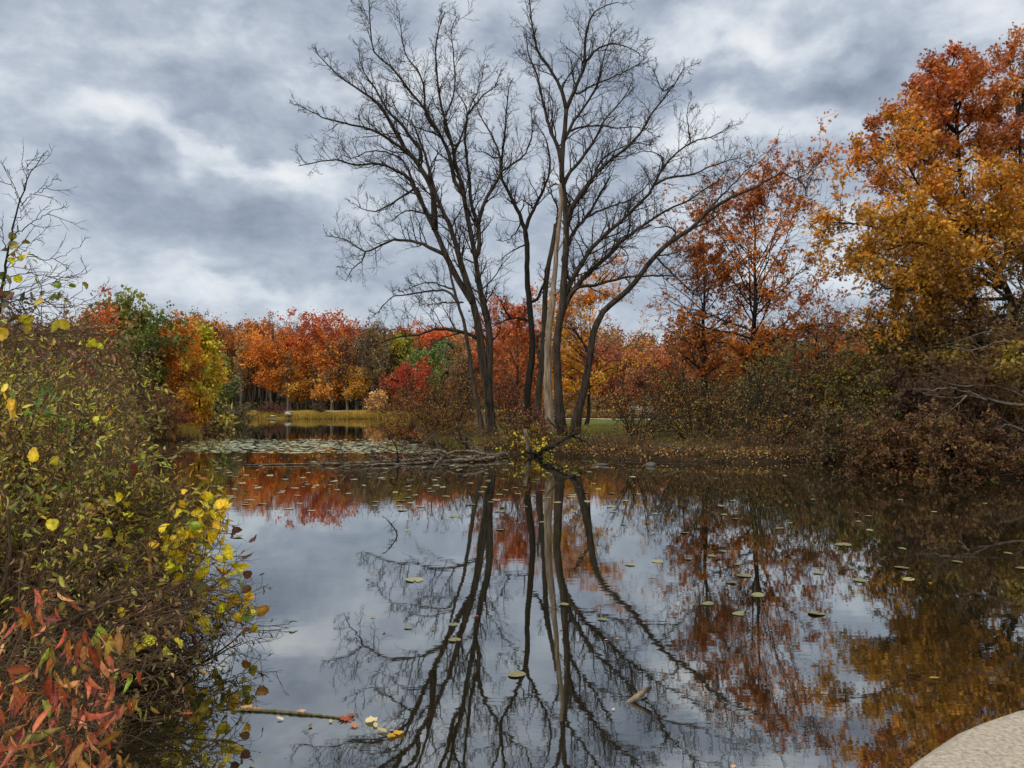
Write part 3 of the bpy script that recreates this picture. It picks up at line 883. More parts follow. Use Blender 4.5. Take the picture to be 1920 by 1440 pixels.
leafy_tree('maple_tree', 'amber-orange tree seen between the central trunks and the leaning bare trunk', at(1098, 62), 62, hp(476, 62, at(1098, 62)), 4.6, oakpal('c47a1e', 'c4701e', 'b85a1c'), 34,
           cb=.28, n1=34, n2=8, n3=6, per=6, size=.2, shape='k', spread=.12, a1=70, a1top=30, detail=2, flat=.4, tr=.17, sparse=.9)
leafy_tree('maple_tree', 'deep red-orange tree behind the dark middle trunk', at(968, 60), 60, hp(548, 60, at(968, 60)), 3.6, oakpal('a03a1c', 'b4481c', 'a83c22'), 35,
           cb=.2, n1=32, n2=8, n3=6, per=6, size=.2, shape='k', spread=.12, a1=68, a1top=30, detail=2, flat=.3, tr=.12, sparse=.9)
leafy_tree('bare_tree', 'small grey nearly leafless tree behind the rust-orange oak', at(1560, 62), 62, hp(530, 62, at(1560, 62)), 3.4, ['8a4a2a'], 36,
           cb=.2, n1=26, n2=8, n3=6, per=0, bark=M_BARKG, a1=50, a1top=20, detail=2, tr=.12, fine=.016, cat='bare tree')
leafy_tree('bare_tree', 'small bare tree with arching twigs below the shorter orange oak', at(1285, 46), 46, hp(560, 46, at(1285, 46)), 3.4, ['8a4a2a'], 37,
           cb=.35, n1=16, n2=7, n3=6, per=0, bark=M_BARKD, a1=75, a1top=60, detail=2, tr=.1, fine=.010, up1=-.05, cat='bare tree')

# ---------------------------------------------------------------- big right oak group
def limbed_tree(name, label, base, trunk_ctrl, limbs, Y0, palette, seed, rr=(12, 5), per=26, size=.16, cat='oak tree', bark=M_BARKD, n1m=3.4, l1=2.0, sparse=.95, dz=5., shape='k', spread=.11, keepup=.05, yoff=0.):
    rng = np.random.default_rng(seed)
    P, rad = traced(rng, trunk_ctrl, Y0, 0, 24, rr[0], rr[1], .02, True)
    root = empty(name, (P[0, 0], P[0, 1], hgt(P[0, 0], P[0, 1])), label, cat)
    build('trunk', tube(Acc(), P, rad, 12, True, .03, rng), bark, root, True)
    wood = Acc(); crown = Acc()
    for ctrl, r0, r1, dzz in limbs:
        LP, lr = traced(rng, ctrl, Y0, dzz * dz, 14, r0, r1, .03)
        build('limb', tube(Acc(), LP, lr, 7, True, .04, rng), bark, root, True)
        Lm = np.linalg.norm(np.diff(LP, axis=0), axis=1).sum()
        p, d, L, r, _, _ = spawn(rng, LP[None], lr[None], max(5, int(Lm * n1m)), .15, 1., 55, 14, lv=.35, shape=.35, rr=.5, absln=l1)
        A, ra = grow(rng, p, d, L, np.clip(r, .018, .05), 7, .15, keepup, .3); tube(wood, A, ra, 4)
        p, d, L, r, pa, _ = spawn(rng, A, ra, 6, .15, 1., 48, 12, ln=.5, lv=.35, shape=.35, rr=.6)
        B, rb = grow(rng, p, d, L, np.maximum(r, .009), 5, .18, 0.02, .5); tube(wood, B, rb, 3)
        kb = rng.random(len(B)) < sparse
        B = B[kb]
        pos, dr, b = on_twigs(rng, B, per, spread)
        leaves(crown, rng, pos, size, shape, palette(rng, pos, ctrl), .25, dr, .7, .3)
    build('branches', wood, M_TWIG, root)
    build('crown', crown, M_LEAF, root)
    return root


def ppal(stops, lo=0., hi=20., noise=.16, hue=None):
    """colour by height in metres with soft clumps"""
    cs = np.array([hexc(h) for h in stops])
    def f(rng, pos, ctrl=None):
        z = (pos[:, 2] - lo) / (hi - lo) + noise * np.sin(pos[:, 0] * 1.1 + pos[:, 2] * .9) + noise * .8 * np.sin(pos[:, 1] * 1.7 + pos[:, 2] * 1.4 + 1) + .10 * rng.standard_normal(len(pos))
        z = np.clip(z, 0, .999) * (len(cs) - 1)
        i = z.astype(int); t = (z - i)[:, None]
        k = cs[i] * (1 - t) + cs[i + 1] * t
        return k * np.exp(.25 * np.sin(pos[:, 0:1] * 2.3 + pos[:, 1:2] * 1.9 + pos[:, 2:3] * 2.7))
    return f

YR = 31.0
limbed_tree('oak_tree', 'tallest right oak, rust-red leaves at its pointed top above golden limbs', None,
  [(1842, 870), (1836, 760), (1826, 640), (1822, 540), (1812, 430), (1802, 340), (1794, 250), (1790, 170), (1788, 130)],
  [([(1790, 190), (1786, 140), (1790, 92)], 3, 1, .2), ([(1792, 230), (1762, 180), (1745, 130)], 3, 1, -.2), ([(1794, 250), (1750, 210), (1705, 180)], 3.4, 1, .3), ([(1792, 200), (1830, 160), (1852, 130)], 3, 1, .1),
   ([(1796, 250), (1840, 210), (1876, 170)], 3, 1, -.4), ([(1798, 290), (1740, 260), (1680, 215)], 3.4, 1, -.5), ([(1802, 330), (1730, 300), (1660, 260), (1622, 240)], 4, 1, .4),
   ([(1800, 310), (1850, 280), (1900, 240)], 3.5, 1, .5), ([(1794, 240), (1800, 190), (1815, 150)], 3, 1, -.7), ([(1796, 250), (1770, 220), (1740, 170)], 3, 1, .8)],
  YR + 2, ppal(['a06a18', 'a8601a', 'ac521c', 'a4441c', '9c3c1a'], 8, 18), 41, rr=(9, 2.5), dz=4, l1=1.1)
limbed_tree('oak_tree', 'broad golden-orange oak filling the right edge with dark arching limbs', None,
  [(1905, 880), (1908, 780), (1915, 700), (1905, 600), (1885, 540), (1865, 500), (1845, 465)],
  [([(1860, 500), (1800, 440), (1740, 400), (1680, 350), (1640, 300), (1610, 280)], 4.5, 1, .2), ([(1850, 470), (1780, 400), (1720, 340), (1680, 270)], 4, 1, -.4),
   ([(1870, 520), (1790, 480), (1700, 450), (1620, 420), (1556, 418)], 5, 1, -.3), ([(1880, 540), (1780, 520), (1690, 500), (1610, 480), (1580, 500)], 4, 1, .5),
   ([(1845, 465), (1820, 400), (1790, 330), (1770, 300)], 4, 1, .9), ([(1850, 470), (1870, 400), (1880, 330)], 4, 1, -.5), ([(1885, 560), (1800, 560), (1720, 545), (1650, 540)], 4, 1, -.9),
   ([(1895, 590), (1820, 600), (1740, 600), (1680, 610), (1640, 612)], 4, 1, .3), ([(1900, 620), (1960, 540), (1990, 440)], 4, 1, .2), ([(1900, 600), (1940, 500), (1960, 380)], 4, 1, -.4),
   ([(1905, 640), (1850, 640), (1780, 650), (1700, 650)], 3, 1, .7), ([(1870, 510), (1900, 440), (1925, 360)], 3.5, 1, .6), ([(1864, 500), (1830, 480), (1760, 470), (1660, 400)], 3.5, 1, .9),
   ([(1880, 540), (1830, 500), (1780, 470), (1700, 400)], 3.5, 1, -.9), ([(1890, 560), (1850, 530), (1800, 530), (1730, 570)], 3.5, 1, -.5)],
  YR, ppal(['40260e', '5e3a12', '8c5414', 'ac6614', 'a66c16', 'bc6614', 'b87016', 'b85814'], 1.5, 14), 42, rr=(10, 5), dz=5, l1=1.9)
limbed_tree('oak_tree', 'rusty-topped oak cut by the right edge behind the golden one', None,
  [(1990, 860), (1960, 700), (1930, 500), (1915, 350), (1910, 230), (1905, 140)],
  [([(1912, 250), (1900, 160), (1890, 100)], 3, 1, .2), ([(1910, 220), (1930, 130), (1940, 80)], 3, 1, -.3), ([(1915, 300), (1880, 260), (1850, 250)], 3, 1, .5), ([(1915, 330), (1950, 230), (1980, 170)], 3, 1, .2),
   ([(1918, 380), (1880, 340), (1860, 330)], 3, 1, -.5), ([(1925, 460), (1960, 340), (2000, 260)], 3, 1, .4), ([(1935, 560), (1980, 460), (2030, 380)], 4, 1, .1), ([(1930, 520), (1890, 440), (1870, 420)], 3, 1, .7)],
  YR + 5, ppal(['8a5a1c', 'a8641c', 'a8541e', '9c4820'], 5, 19), 43, rr=(8, 2), dz=4, l1=1.8)
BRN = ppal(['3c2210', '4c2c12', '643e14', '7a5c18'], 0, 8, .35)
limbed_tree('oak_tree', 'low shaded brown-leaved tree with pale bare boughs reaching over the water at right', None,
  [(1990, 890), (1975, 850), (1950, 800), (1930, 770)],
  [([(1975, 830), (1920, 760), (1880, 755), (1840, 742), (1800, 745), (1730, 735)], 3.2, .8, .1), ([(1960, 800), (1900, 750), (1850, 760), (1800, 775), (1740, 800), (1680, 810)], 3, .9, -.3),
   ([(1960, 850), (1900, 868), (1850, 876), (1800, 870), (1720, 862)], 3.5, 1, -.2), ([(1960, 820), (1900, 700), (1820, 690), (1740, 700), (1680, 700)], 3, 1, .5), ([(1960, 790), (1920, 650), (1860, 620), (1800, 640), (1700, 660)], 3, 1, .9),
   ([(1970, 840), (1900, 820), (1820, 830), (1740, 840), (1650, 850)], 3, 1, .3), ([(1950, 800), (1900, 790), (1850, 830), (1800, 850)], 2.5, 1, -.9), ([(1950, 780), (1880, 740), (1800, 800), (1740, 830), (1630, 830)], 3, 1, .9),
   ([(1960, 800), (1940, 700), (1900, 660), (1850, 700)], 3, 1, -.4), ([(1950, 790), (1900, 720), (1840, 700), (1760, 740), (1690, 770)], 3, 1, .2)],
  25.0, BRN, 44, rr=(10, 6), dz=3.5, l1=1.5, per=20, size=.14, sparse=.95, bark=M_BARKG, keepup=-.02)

# long pale boughs of the shaded tree reaching left over the water, almost leafless
rng = np.random.default_rng(46)
rt = [o for o in bpy.data.objects if o.get('label', '').startswith('low shaded brown-leaved')][0]
for ctrl, r0, r1, Yb in [([(1985, 800), (1930, 762), (1885, 757), (1850, 748), (1812, 742), (1790, 748), (1750, 742), (1722, 732)], 4.2, .8, 23.2), ([(1850, 750), (1815, 735), (1780, 728), (1740, 732), (1712, 728)], 2, .6, 23.2),
                         ([(1960, 778), (1900, 735), (1860, 722), (1800, 722), (1745, 706)], 2.6, .7, 23.4), ([(1975, 838), (1900, 800), (1860, 806), (1820, 812), (1790, 835)], 2.2, .7, 23.0), ([(1812, 742), (1790, 765), (1765, 780), (1745, 800)], 1.8, .6, 23.1), ([(1990, 700), (1930, 650), (1880, 640), (1830, 655), (1780, 650)], 2.8, .7, 23.6),
                         ([(1995, 640), (1930, 560), (1880, 520), (1840, 500), (1800, 505)], 3.4, .8, 24.5)]:
    LP, lr = traced(rng, ctrl, Yb, .6, 20, r0, r1, .02)
    ob = build('limb', tube(Acc(), LP, lr, 8, True, .05, rng), M_BARKF, rt, True)
    a, _ = twigs_on(rng, LP, lr, 14, .9, 5, 3, .2, fine=.0045)
    build('twig_sprays', a, M_STEM, ob)

# ---------------------------------------------------------------- shrubs
def shrub(name, label, x, y, h, w, palette, seed, nst=16, n1=7, n2=6, per=4, size=.06, shape='o', stem=M_TWIG, lean=(0, 0), droop=-.05, spread=.04, r0=.02, fine=.006,
          cat='shrub', group=None, a0=32, sparse=1., z0=None, hang=.3, stuff=False, cfn=None, basew=.25):
    rng = np.random.default_rng(seed)
    g = hgt(x, y) if z0 is None else z0
    g = max(g, .05) if z0 is None else z0
    p = np.zeros((nst, 3)); a = rng.random(nst) * 2 * pi; q_ = np.sqrt(rng.random(nst)) * w * basew
    p[:, 0] = x + q_ * np.cos(a); p[:, 1] = y + q_ * np.sin(a); p[:, 2] = g - .08
    t = np.radians(np.abs(a0 * (.35 + .9 * rng.random(nst))))
    d = np.stack([np.sin(t) * np.cos(a) + lean[0], np.sin(t) * np.sin(a) + lean[1], np.cos(t)], 1)
    L = h * (.75 + .45 * rng.random(nst)) * 1.12
    A, ra = grow(rng, p, d, L, np.full(nst, r0) * (.6 + .7 * rng.random(nst)), 12, .10, droop, .3)
    wood = Acc()
    p, d, L, r, _, _ = spawn(rng, A, ra, n1, .15, 1., 42, 12, ln=.42, lv=.35, shape=.35, rr=.6)
    B, rb = grow(rng, p, d, L, np.maximum(r, fine * 1.3), 7, .15, droop * .6, .4)
    p, d, L, r, pb, _ = spawn(rng, B, rb, n2, .12, 1., 45, 12, ln=.45, lv=.35, shape=.3, rr=.6)
    D, rd = grow(rng, p, d, L, np.maximum(r * .8, fine), 5, .2, 0., .5)
    fz = h / (np.percentile(D[:, -1, 2], 98.5) - g)
    mx_, my_ = D[:, -1, 0].mean(), D[:, -1, 1].mean()
    fr = w / np.percentile(np.hypot(D[:, -1, 0] - mx_, D[:, -1, 1] - my_), 90)
    for Q in (A, B, D):
        Q[..., 2] = np.maximum(g + (Q[..., 2] - g) * fz, .02)
        Q[..., 0] = x + (Q[..., 0] - x) * fr; Q[..., 1] = y + (Q[..., 1] - y) * fr
    tube(wood, A, ra, 5); tube(wood, B, rb, 4); tube(wood, D, rd, 3)
    root = empty(name, (x, y, g), label, cat, group)
    build('stems', wood, stem, root)
    if sparse < 1:
        D = D[rng.random(len(D)) < sparse]
    if per and len(D):
        pos, dr, b = on_twigs(rng, D, per, spread)
        if cfn: cc = cfn(rng, pos)
        else:
            tw = pal(rng, palette, len(D), .3)
            cc = tw[b]
        acc = Acc(); leaves(acc, rng, pos, size, shape, cc, .3, dr, .6, hang, .2)
        build('leaves', acc, M_LEAF, root)
    return root


OLV = ['6e5628', '7a5c2a', '5c4826', '8a662e', '704a26', '805028', '6c5c28']
RUS = ['7a4420', '8c4e20', '9a5a24', '6a3e20', '8a5e28']
MAR = ['6a2c24', '7c3426', '5a2a24', '8a4028']
sh = shrub
sh('shrub', 'russet twiggy shrub at the left tip of the point beside the leaning slim trunk', at(836, 41), 41, 4.6, 3.2, RUS, 51, nst=34, n1=8, n2=5, per=6, size=.085, droop=-.03, fine=.007, r0=.028, sparse=.7, a0=34, z0=.3)
sh('shrub', 'low rusty shrub trailing to the lily pads at the left tip of the point', at(806, 39), 39, 2.4, 2.6, RUS, 52, nst=30, n1=8, n2=5, per=6, size=.08, droop=-.07, fine=.007, a0=55, z0=.2, sparse=.8)
sh('shrub', 'reddish-brown shrub between the largest left tree and the dark middle trunk', at(955, 42), 42, 4.0, 2.2, MAR + RUS, 53, nst=24, n1=8, n2=5, per=6, size=.085, fine=.007, sparse=.6)
sh('shrub', 'pinkish-red low shrub at the foot of the dark middle trunk', at(1008, 36.2), 36.2, 1.9, 1.4, ['8a3434', '7c2c30', '6a3028', '9a4a30'], 54, nst=22, n1=7, n2=6, per=3, size=.07, fine=.008, sparse=.6)
0 and sh('shrub', 'maroon-brown tall shrub behind the leaning trunk base', at(1160, 50), 50, 5.2, 3.5, MAR + ['7a4a28'], 55, nst=26, n1=8, n2=5, per=6, size=.1, fine=.011, r0=.035, sparse=.8)
sh('shrub', 'open many-stemmed dark shrub with few orange leaves, arching left on the lawn edge', at(1192, 31.8), 31.8, 3.0, 1.6, ['b06a20', '8a5424', '9a7a2a'], 56, nst=15, n1=7, n2=6, per=2, size=.08, stem=M_TWIG, fine=.008, r0=.03, a0=42, sparse=.5, basew=.2)
sh('shrub', 'olive-brown spreading thicket right of the open dark shrub', at(1300, 36), 36, 3.9, 3.0, OLV + RUS, 57, nst=26, n1=8, n2=5, per=6, size=.085, stem=M_TWIG, fine=.007, r0=.04, a0=48, sparse=.75)
sh('shrub', 'dense brown-olive thicket around the foot of the tall slender oak', at(1385, 33.5), 33.5, 3.9, 3.0, OLV, 58, nst=30, n1=8, n2=5, per=6, size=.085, stem=M_TWIG, fine=.007, r0=.04, a0=50, sparse=.8)
sh('shrub', 'dark olive tall thicket right of the tall slender oak trunk', at(1478, 36), 36, 4.9, 3.2, ['5e4e28', '5a4c2a', '6e562c', '704c2a'], 59, nst=30, n1=9, n2=7, per=5, size=.09, stem=M_TWIG, fine=.007, r0=.04, a0=40, sparse=.9)
sh('shrub', 'purplish-brown thicket near the right oak, above the pale flat rocks', at(1575, 40), 40, 4.6, 3.4, RUS + MAR, 60, nst=30, n1=8, n2=5, per=6, size=.09, fine=.010, r0=.035, a0=42, sparse=.7)
sh('shrub', 'yellow-olive shrub touching the left side of the brown-leaved tree', at(1655, 31), 31, 3.4, 2.2, ['7a6a24', '6a6a24', '8a6a24', '6a4a24'], 61, nst=22, n1=8, n2=7, per=5, size=.085, fine=.008, a0=42)
sh('shrub', 'grey-brown brush under the tall slender oak at the water line', at(1440, 30.5), 30.5, 2.2, 2.6, RUS + OLV, 62, nst=24, n1=7, n2=5, per=5, size=.08, fine=.008, a0=60, sparse=.6)
sh('shrub', 'tangled low brown brush on the bank left of the pale rocks', at(1540, 30.6), 30.6, 1.7, 2.4, RUS + OLV, 63, nst=24, n1=7, n2=5, per=5, size=.08, fine=.008, a0=65, sparse=.6)
sh('shrub', 'brown-leaved low shrub hanging over the water below the brown-leaved tree', at(1720, 22.8), 22.8, 1.5, 2.0, ['54301a', '643a1c', '482a16', '64461e'], 64, nst=26, n1=8, n2=6, per=16, size=.10, fine=.005, a0=65, z0=.12)
sh('shrub', 'dark russet shrub at the right edge of the waterline', at(1850, 21.5), 21.5, 1.5, 2.2, ['54301a', '643a1c', '482a16', '6e4a20'], 65, nst=26, n1=8, n2=6, per=16, size=.10, fine=.005, a0=65, z0=.15)
sh('shrub', 'dim brown shrub tucked in the cove beside the right oak', at(1640, 27), 27, 1.8, 2.2, ['4a3020', '5e3c24', '5a4a24'], 66, nst=24, n1=8, n2=6, per=12, size=.10, fine=.005, a0=55, z0=.2)
0 and sh('shrub', 'deep maroon shrub left of the amber-orange tree', at(1075, 54), 54, 3.6, 3, MAR, 67, nst=22, n1=8, n2=6, per=4, size=.1, fine=.011, sparse=.9)
sh('shrub', 'brown thicket filling the gap between the two orange oaks', at(1340, 46), 46, 5.0, 4, RUS + OLV + MAR, 68, nst=28, n1=8, n2=5, per=6, size=.1, fine=.011, sparse=.9, a0=45)
sh('shrub', 'brown thicket under the rust-orange oak', at(1520, 47), 47, 5.2, 4.4, RUS + MAR, 69, nst=28, n1=8, n2=5, per=6, size=.1, fine=.011, sparse=.9, a0=45)
sh('shrub', 'small yellow-leaved shrub between the grey stake and the slanting log', at(1022, 31.4), 31.4, .75, 1.6, ['c8a81c', 'd0b022', 'b09020', 'a8a02a'], 70, nst=16, n1=5, n2=4, per=2, size=.075, shape='h', fine=.006, r0=.012, a0=70, sparse=.9, z0=.12)
sh('shrub', 'yellow and orange brambles behind the dead trunk base', at(985, 34), 34, 1.5, 1.6, ['a08024', '8a4a22', '7a7a2a', '9a3a24'], 71, nst=20, n1=6, n2=6, per=3, size=.08, fine=.007, r0=.014, a0=50, sparse=.7)
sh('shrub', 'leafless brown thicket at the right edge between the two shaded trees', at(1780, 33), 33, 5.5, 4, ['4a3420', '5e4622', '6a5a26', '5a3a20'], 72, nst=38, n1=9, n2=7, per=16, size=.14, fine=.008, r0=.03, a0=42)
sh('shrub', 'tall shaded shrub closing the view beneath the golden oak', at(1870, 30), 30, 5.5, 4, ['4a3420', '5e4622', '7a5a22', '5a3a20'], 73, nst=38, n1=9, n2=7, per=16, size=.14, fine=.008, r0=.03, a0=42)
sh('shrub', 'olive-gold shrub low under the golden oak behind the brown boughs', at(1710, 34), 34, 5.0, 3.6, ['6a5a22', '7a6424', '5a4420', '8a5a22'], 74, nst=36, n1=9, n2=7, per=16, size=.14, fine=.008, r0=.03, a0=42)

# ---------------------------------------------------------------- middle distance, left shore
T = leafy_tree
T('maple_tree', 'small orange tree at far left, left of the green tree', at(178, 46), 46, hp(556, 46, at(178, 46)), 2.2, ['b4502a', 'a8462a', 'c06028'], 101, cb=.2, n1=26, n2=7, n3=5, per=7, size=.16, spread=.14, detail=1)
T('oak_tree', 'green and olive tree on the left shore, the only green crown there', at(245, 47), 47, hp(556, 47, at(245, 47)), 2.9, ['4c5a1e', '5e6a22', '6a6a22', '7a6a20'], 102, cb=.15, n1=34, n2=8, n3=5, per=8, size=.17, spread=.16, prof='dome')
T('maple_tree', 'bright orange tree between the green and the yellow trees on the left shore', at(312, 50), 50, hp(603, 50, at(312, 50)), 1.9, ['c4601c', 'b4541c', 'd07020', 'a8601c'], 103, cb=.12, n1=34, n2=8, n3=5, per=9, size=.17, spread=.16, prof='oval')
T('maple_tree', 'yellow tree on the left shore with its base turning orange', at(372, 54), 54, hp(612, 54, at(372, 54)), 1.6, oakpal('cc7c1c', 'c4a02a', 'a49c2a'), 104, cb=.12, n1=32, n2=7, n3=5, per=9, size=.18, spread=.16, prof='oval')
T('tree', 'thin olive tree behind the yellow tree, at the forest edge', at(400, 84), 84, hp(655, 84, at(400, 84)), 2.6, ['6a6a30', '7a6a34', '5a5a2c'], 105, cb=.2, n1=28, n2=6, n3=5, per=7, size=.22, spread=.2)
sh('shrub', 'russet shrub under the green tree', at(262, 45), 45, 3.0, 2.2, ['8c462e', '9c5034', '7c4028', '9c6a3c'], 106, nst=28, n1=8, n2=7, per=6, size=.10, fine=.008, a0=42)
sh('shrub', 'rose-red low shrub above the grassy spit on the left', at(312, 50.5), 50.5, 1.7, 1.9, ['a83c38', 'b04444', '94382e', 'a85440'], 107, nst=30, n1=8, n2=7, per=6, size=.09, fine=.008, a0=60)
sh('shrub', 'crimson shrub glowing behind the near thicket on the left', at(148, 34), 34, 3.9, 1.3, ['a02c34', '94343a', 'b04040'], 108, nst=18, n1=7, n2=7, per=5, size=.09, a0=26)
sh('shrub', 'pale brown leafless shrub right of the crimson one', at(215, 38), 38, 3.4, 2.4, ['6a4a30', '7a4a30', '5a4a2c'], 109, nst=26, n1=8, n2=7, per=5, size=.09, a0=40)
sh('shrub', 'brown shrub at the foot of the orange left-shore tree', at(330, 54), 54, 2.6, 2.6, ['6a4028', '7a3a28', '8a5a30'], 110, nst=26, n1=8, n2=6, per=5, size=.11, a0=50, fine=.01)
sh('shrub', 'olive-brown shrub at the foot of the yellow tree', at(385, 66), 66, 2.2, 3.2, ['5a4a28', '6a5a2c', '7a5a34'], 111, nst=24, n1=8, n2=6, per=5, size=.13, a0=55, fine=.012)
sh('shrub', 'grey-brown shrub on the far bank at the left end', at(412, 100), 100, 2.6, 4.5, ['5a4630', '6a5434', '7a6438'], 112, nst=24, n1=8, n2=6, per=5, size=.18, a0=60, fine=.016)
for k, (px, Yd, top, lab, pl) in enumerate([
        (20, 30, 560, 'brown brushy tree at the far left edge', ['5e4628', '6e4a2c', '7a5a30']),
        (75, 36, 575, 'rusty brown tree second from the left edge', ['74482c', '6a4a2a', '84542e']),
        (125, 42, 585, 'dull orange-brown tree left of the small orange tree', ['8a5430', '7a4a2c', '6a5a2c']),
        (200, 60, 600, 'reddish tree rising behind the green left-shore tree', ['8a4028', '94502a', '7a4428']),
        (285, 62, 608, 'dark gold tree between the green and orange left-shore trees', ['7a6424', '8a6a26', '8a5422'])]):
    T('tree', lab, at(px, Yd), Yd, hp(top, Yd, at(px, Yd)), 3.4 * Yd / 40, pl, 120 + k, cb=.1, n1=28, n2=7, n3=5, per=8, size=.16 * Yd / 42, spread=.18, prof='dome')

# ---------------------------------------------------------------- far forest, each crown its own tree
FOREST = [  # px, depth, top row, crown half width px, crown base frac, colours, label
    (352, 150, 592, 34, .25, ['a0552a', '8d4c27', 'ab612a'], 'brown-orange forest tree behind the yellow left-shore tree'),
    (395, 160, 600, 34, .25, ['a0582a', 'ab612c', '8f4e27'], 'tall brown-orange forest tree right of the yellow tree'),
    (412, 141, 668, 22, .2, ['6a6a2c', '7a6e30', '5e5e2a'], 'small olive tree at the left end of the far wood'),
    (440, 158, 604, 36, .3, ['ab5c2c', '9b5127', 'b4682e'], 'brown-orange forest tree left of the first bright orange crown'),
    (468, 146, 628, 26, .35, ['a05a28', 'a25825'], 'narrow tan-orange forest tree beside the first bright orange crown'),
    (478, 168, 598, 34, .3, ['99452c', '8f4327', 'a2552a'], 'dull red-brown tree on the skyline behind the first bright orange crown'),
    (508, 139, 612, 44, .22, ['c4581c', 'd06a1e', 'b04c1a', 'c87024'], 'bright orange broad tree at the front of the far wood'),
    (548, 150, 616, 30, .3, ['a8421e', 'b04e20', 'b24321'], 'red-orange tree squeezed between the two broadest far crowns'),
    (590, 140, 583, 50, .18, oakpal('d0722c', 'b4481e', 'a0321e'), 'tallest far tree, scarlet top shading to peach-orange low branches'),
    (560, 141, 690, 26, .4, ['d07c38', 'c87030', 'd88a44'], 'low peach-orange tree left under the tallest far tree'),
    (625, 139, 690, 24, .4, ['c87434', 'd08440', 'b86428'], 'low peach-orange tree right under the tallest far tree'),
    (650, 154, 598, 38, .25, ['862e25', '943327', 'a2402a'], 'dark crimson crown right of the tallest far tree'),
    (632, 144, 640, 24, .3, ['a03c20', 'b0481e'], 'narrow red-orange tree right of the tallest far tree'),
    (668, 139, 690, 22, .35, ['a86828', 'ab6f2c', 'b87428'], 'amber small tree with a pale trunk in the far wood'),
    (698, 146, 612, 34, .3, ['64502c', '705030', '68452a', '8d552e'], 'thin olive-brown half-bare tree in the far wood'),
    (722, 158, 630, 26, .3, ['8f372a', 'a0432e', '7d372a'], 'dull crimson tree behind the half-bare far tree'),
    (745, 148, 626, 26, .25, ['948028', 'a08a2c', '7c7a2c', 'b0842a'], 'mustard-yellow far tree right of the half-bare one'),
    (764, 156, 608, 30, .3, ['b04a1e', 'a0441e'], 'burnt-orange skyline tree above the mustard-yellow one'),
    (770, 134, 682, 26, .08, ['a4201e', 'b42c22', 'a2221f'], 'small blood-red tree on the far bank'),
    (738, 136, 700, 18, .1, ['8f3023', 'a23c25'], 'small dark red tree left of the blood-red one'),
    (708, 133, 737, 13, .2, ['d08a5c', 'c87a4c', 'd89a6c'], 'tiny salmon-pink tree at the edge of the far lawn'),
    (803, 138, 650, 26, .1, ['5a6a2c', '6a7430', '4c5c28', '7a7a34'], 'sage green round tree behind the point bushes'),
    (826, 152, 640, 22, .15, ['2e4422', '36482a'], 'dark green tree right of the sage green one'),
    (815, 165, 618, 38, .3, ['d0441a', 'c43c1a', 'b4381c'], 'vivid red-orange skyline crown above the green trees'),
    (856, 160, 632, 26, .3, ['8f432a', 'a04a2a'], 'dull maroon skyline tree right of the vivid red-orange crown'),
    (880, 120, 655, 34, .2, ['5c4632', '7a5536', '8d5532'], 'greyish-brown tree behind the largest left trunk'),
    (925, 110, 640, 34, .2, ['a04323', 'a04424', '8d3c25'], 'brick-red tree behind the gap right of the largest left trunk'),
    (1010, 112, 648, 40, .15, ['8d3727', 'a04327', 'b25527'], 'maroon-orange tree behind the grey bare trunk'),
    (1058, 104, 646, 36, .15, ['c08020', 'b46c20', 'a86020'], 'golden tree low between central trunks and amber tree'),
    (1120, 105, 640, 44, .12, ['993c2c', '8d372a', 'ab4a2c'], 'maroon tree right behind the leaning trunk'),
    (1180, 98, 636, 44, .12, ['8f3c2c', '7d372c', 'a05132'], 'dusky maroon tree seen below the long low limb'),
    (1222, 112, 660, 36, .12, ['a0432c', 'b4532a'], 'dull red tree left of the shorter orange oak'),
    (1262, 104, 668, 36, .12, ['b4501e', 'a84a20', 'c05a20'], 'orange tree glowing behind the thicket below the shorter orange oak'),
    (1310, 100, 676, 40, .12, ['8f4c32', '7a432e', 'ab5c2e'], 'brown-red tree directly behind the shorter oak trunk'),
    (1352, 108, 668, 40, .12, ['a8561e', 'a05525', 'b06420'], 'tan-orange tree between the two oak trunks'),
    (1425, 96, 650, 44, .12, ['64642c', '5a5a2a', '74682e'], 'olive-green tree behind the tall slender oak'),
    (1480, 104, 640, 44, .12, ['525c2c', '5e602e', '6a5a2c'], 'dark olive-green tree right of the tall slender oak'),
    (1535, 100, 640, 44, .12, ['99532e', '864a2e', 'ab6632'], 'brown-orange tree behind the rust-orange oak'),
    (1585, 108, 618, 44, .12, ['ab6f3c', 'a06c3c', '995c31'], 'pale tan tree on the skyline near the big right oak'),
    (1630, 98, 650, 44, .12, ['7f513a', '734a31', '8d5538'], 'purplish-brown tree left behind the golden oak'),
    (1690, 100, 640, 50, .12, ['995c2e', '86532c', '6a5a2c'], 'brown tree showing through the lower golden oak'),
    (1760, 98, 640, 50, .12, ['865c27', '99682a'], 'dull gold-brown tree deep behind the golden oak'),
    (1840, 98, 630, 56, .12, ['7a552a', '8f612a'], 'dim brown tree behind the right edge oaks, left one'),
    (1920, 100, 630, 56, .12, ['7a552a', '64502a'], 'dim brown tree behind the right edge oaks, right one'),
    (300, 158, 600, 36, .2, ['a05c2a', '8f4e27'], 'brown forest tree hidden behind the orange left-shore tree'),
    (240, 160, 596, 40, .2, ['a06832', '8f552c'], 'brown forest tree hidden behind the green left-shore tree'),
    (170, 155, 600, 40, .2, ['995c2e', '7c5a2c'], 'brown forest tree behind the small orange left tree'),
    (90, 150, 600, 40, .2, ['8f582e', 'a06832'], 'brown forest tree behind the left sapling'),
    (10, 150, 600, 44, .2, ['8f582e', '865c2e'], 'brown forest tree behind the left edge'),
]
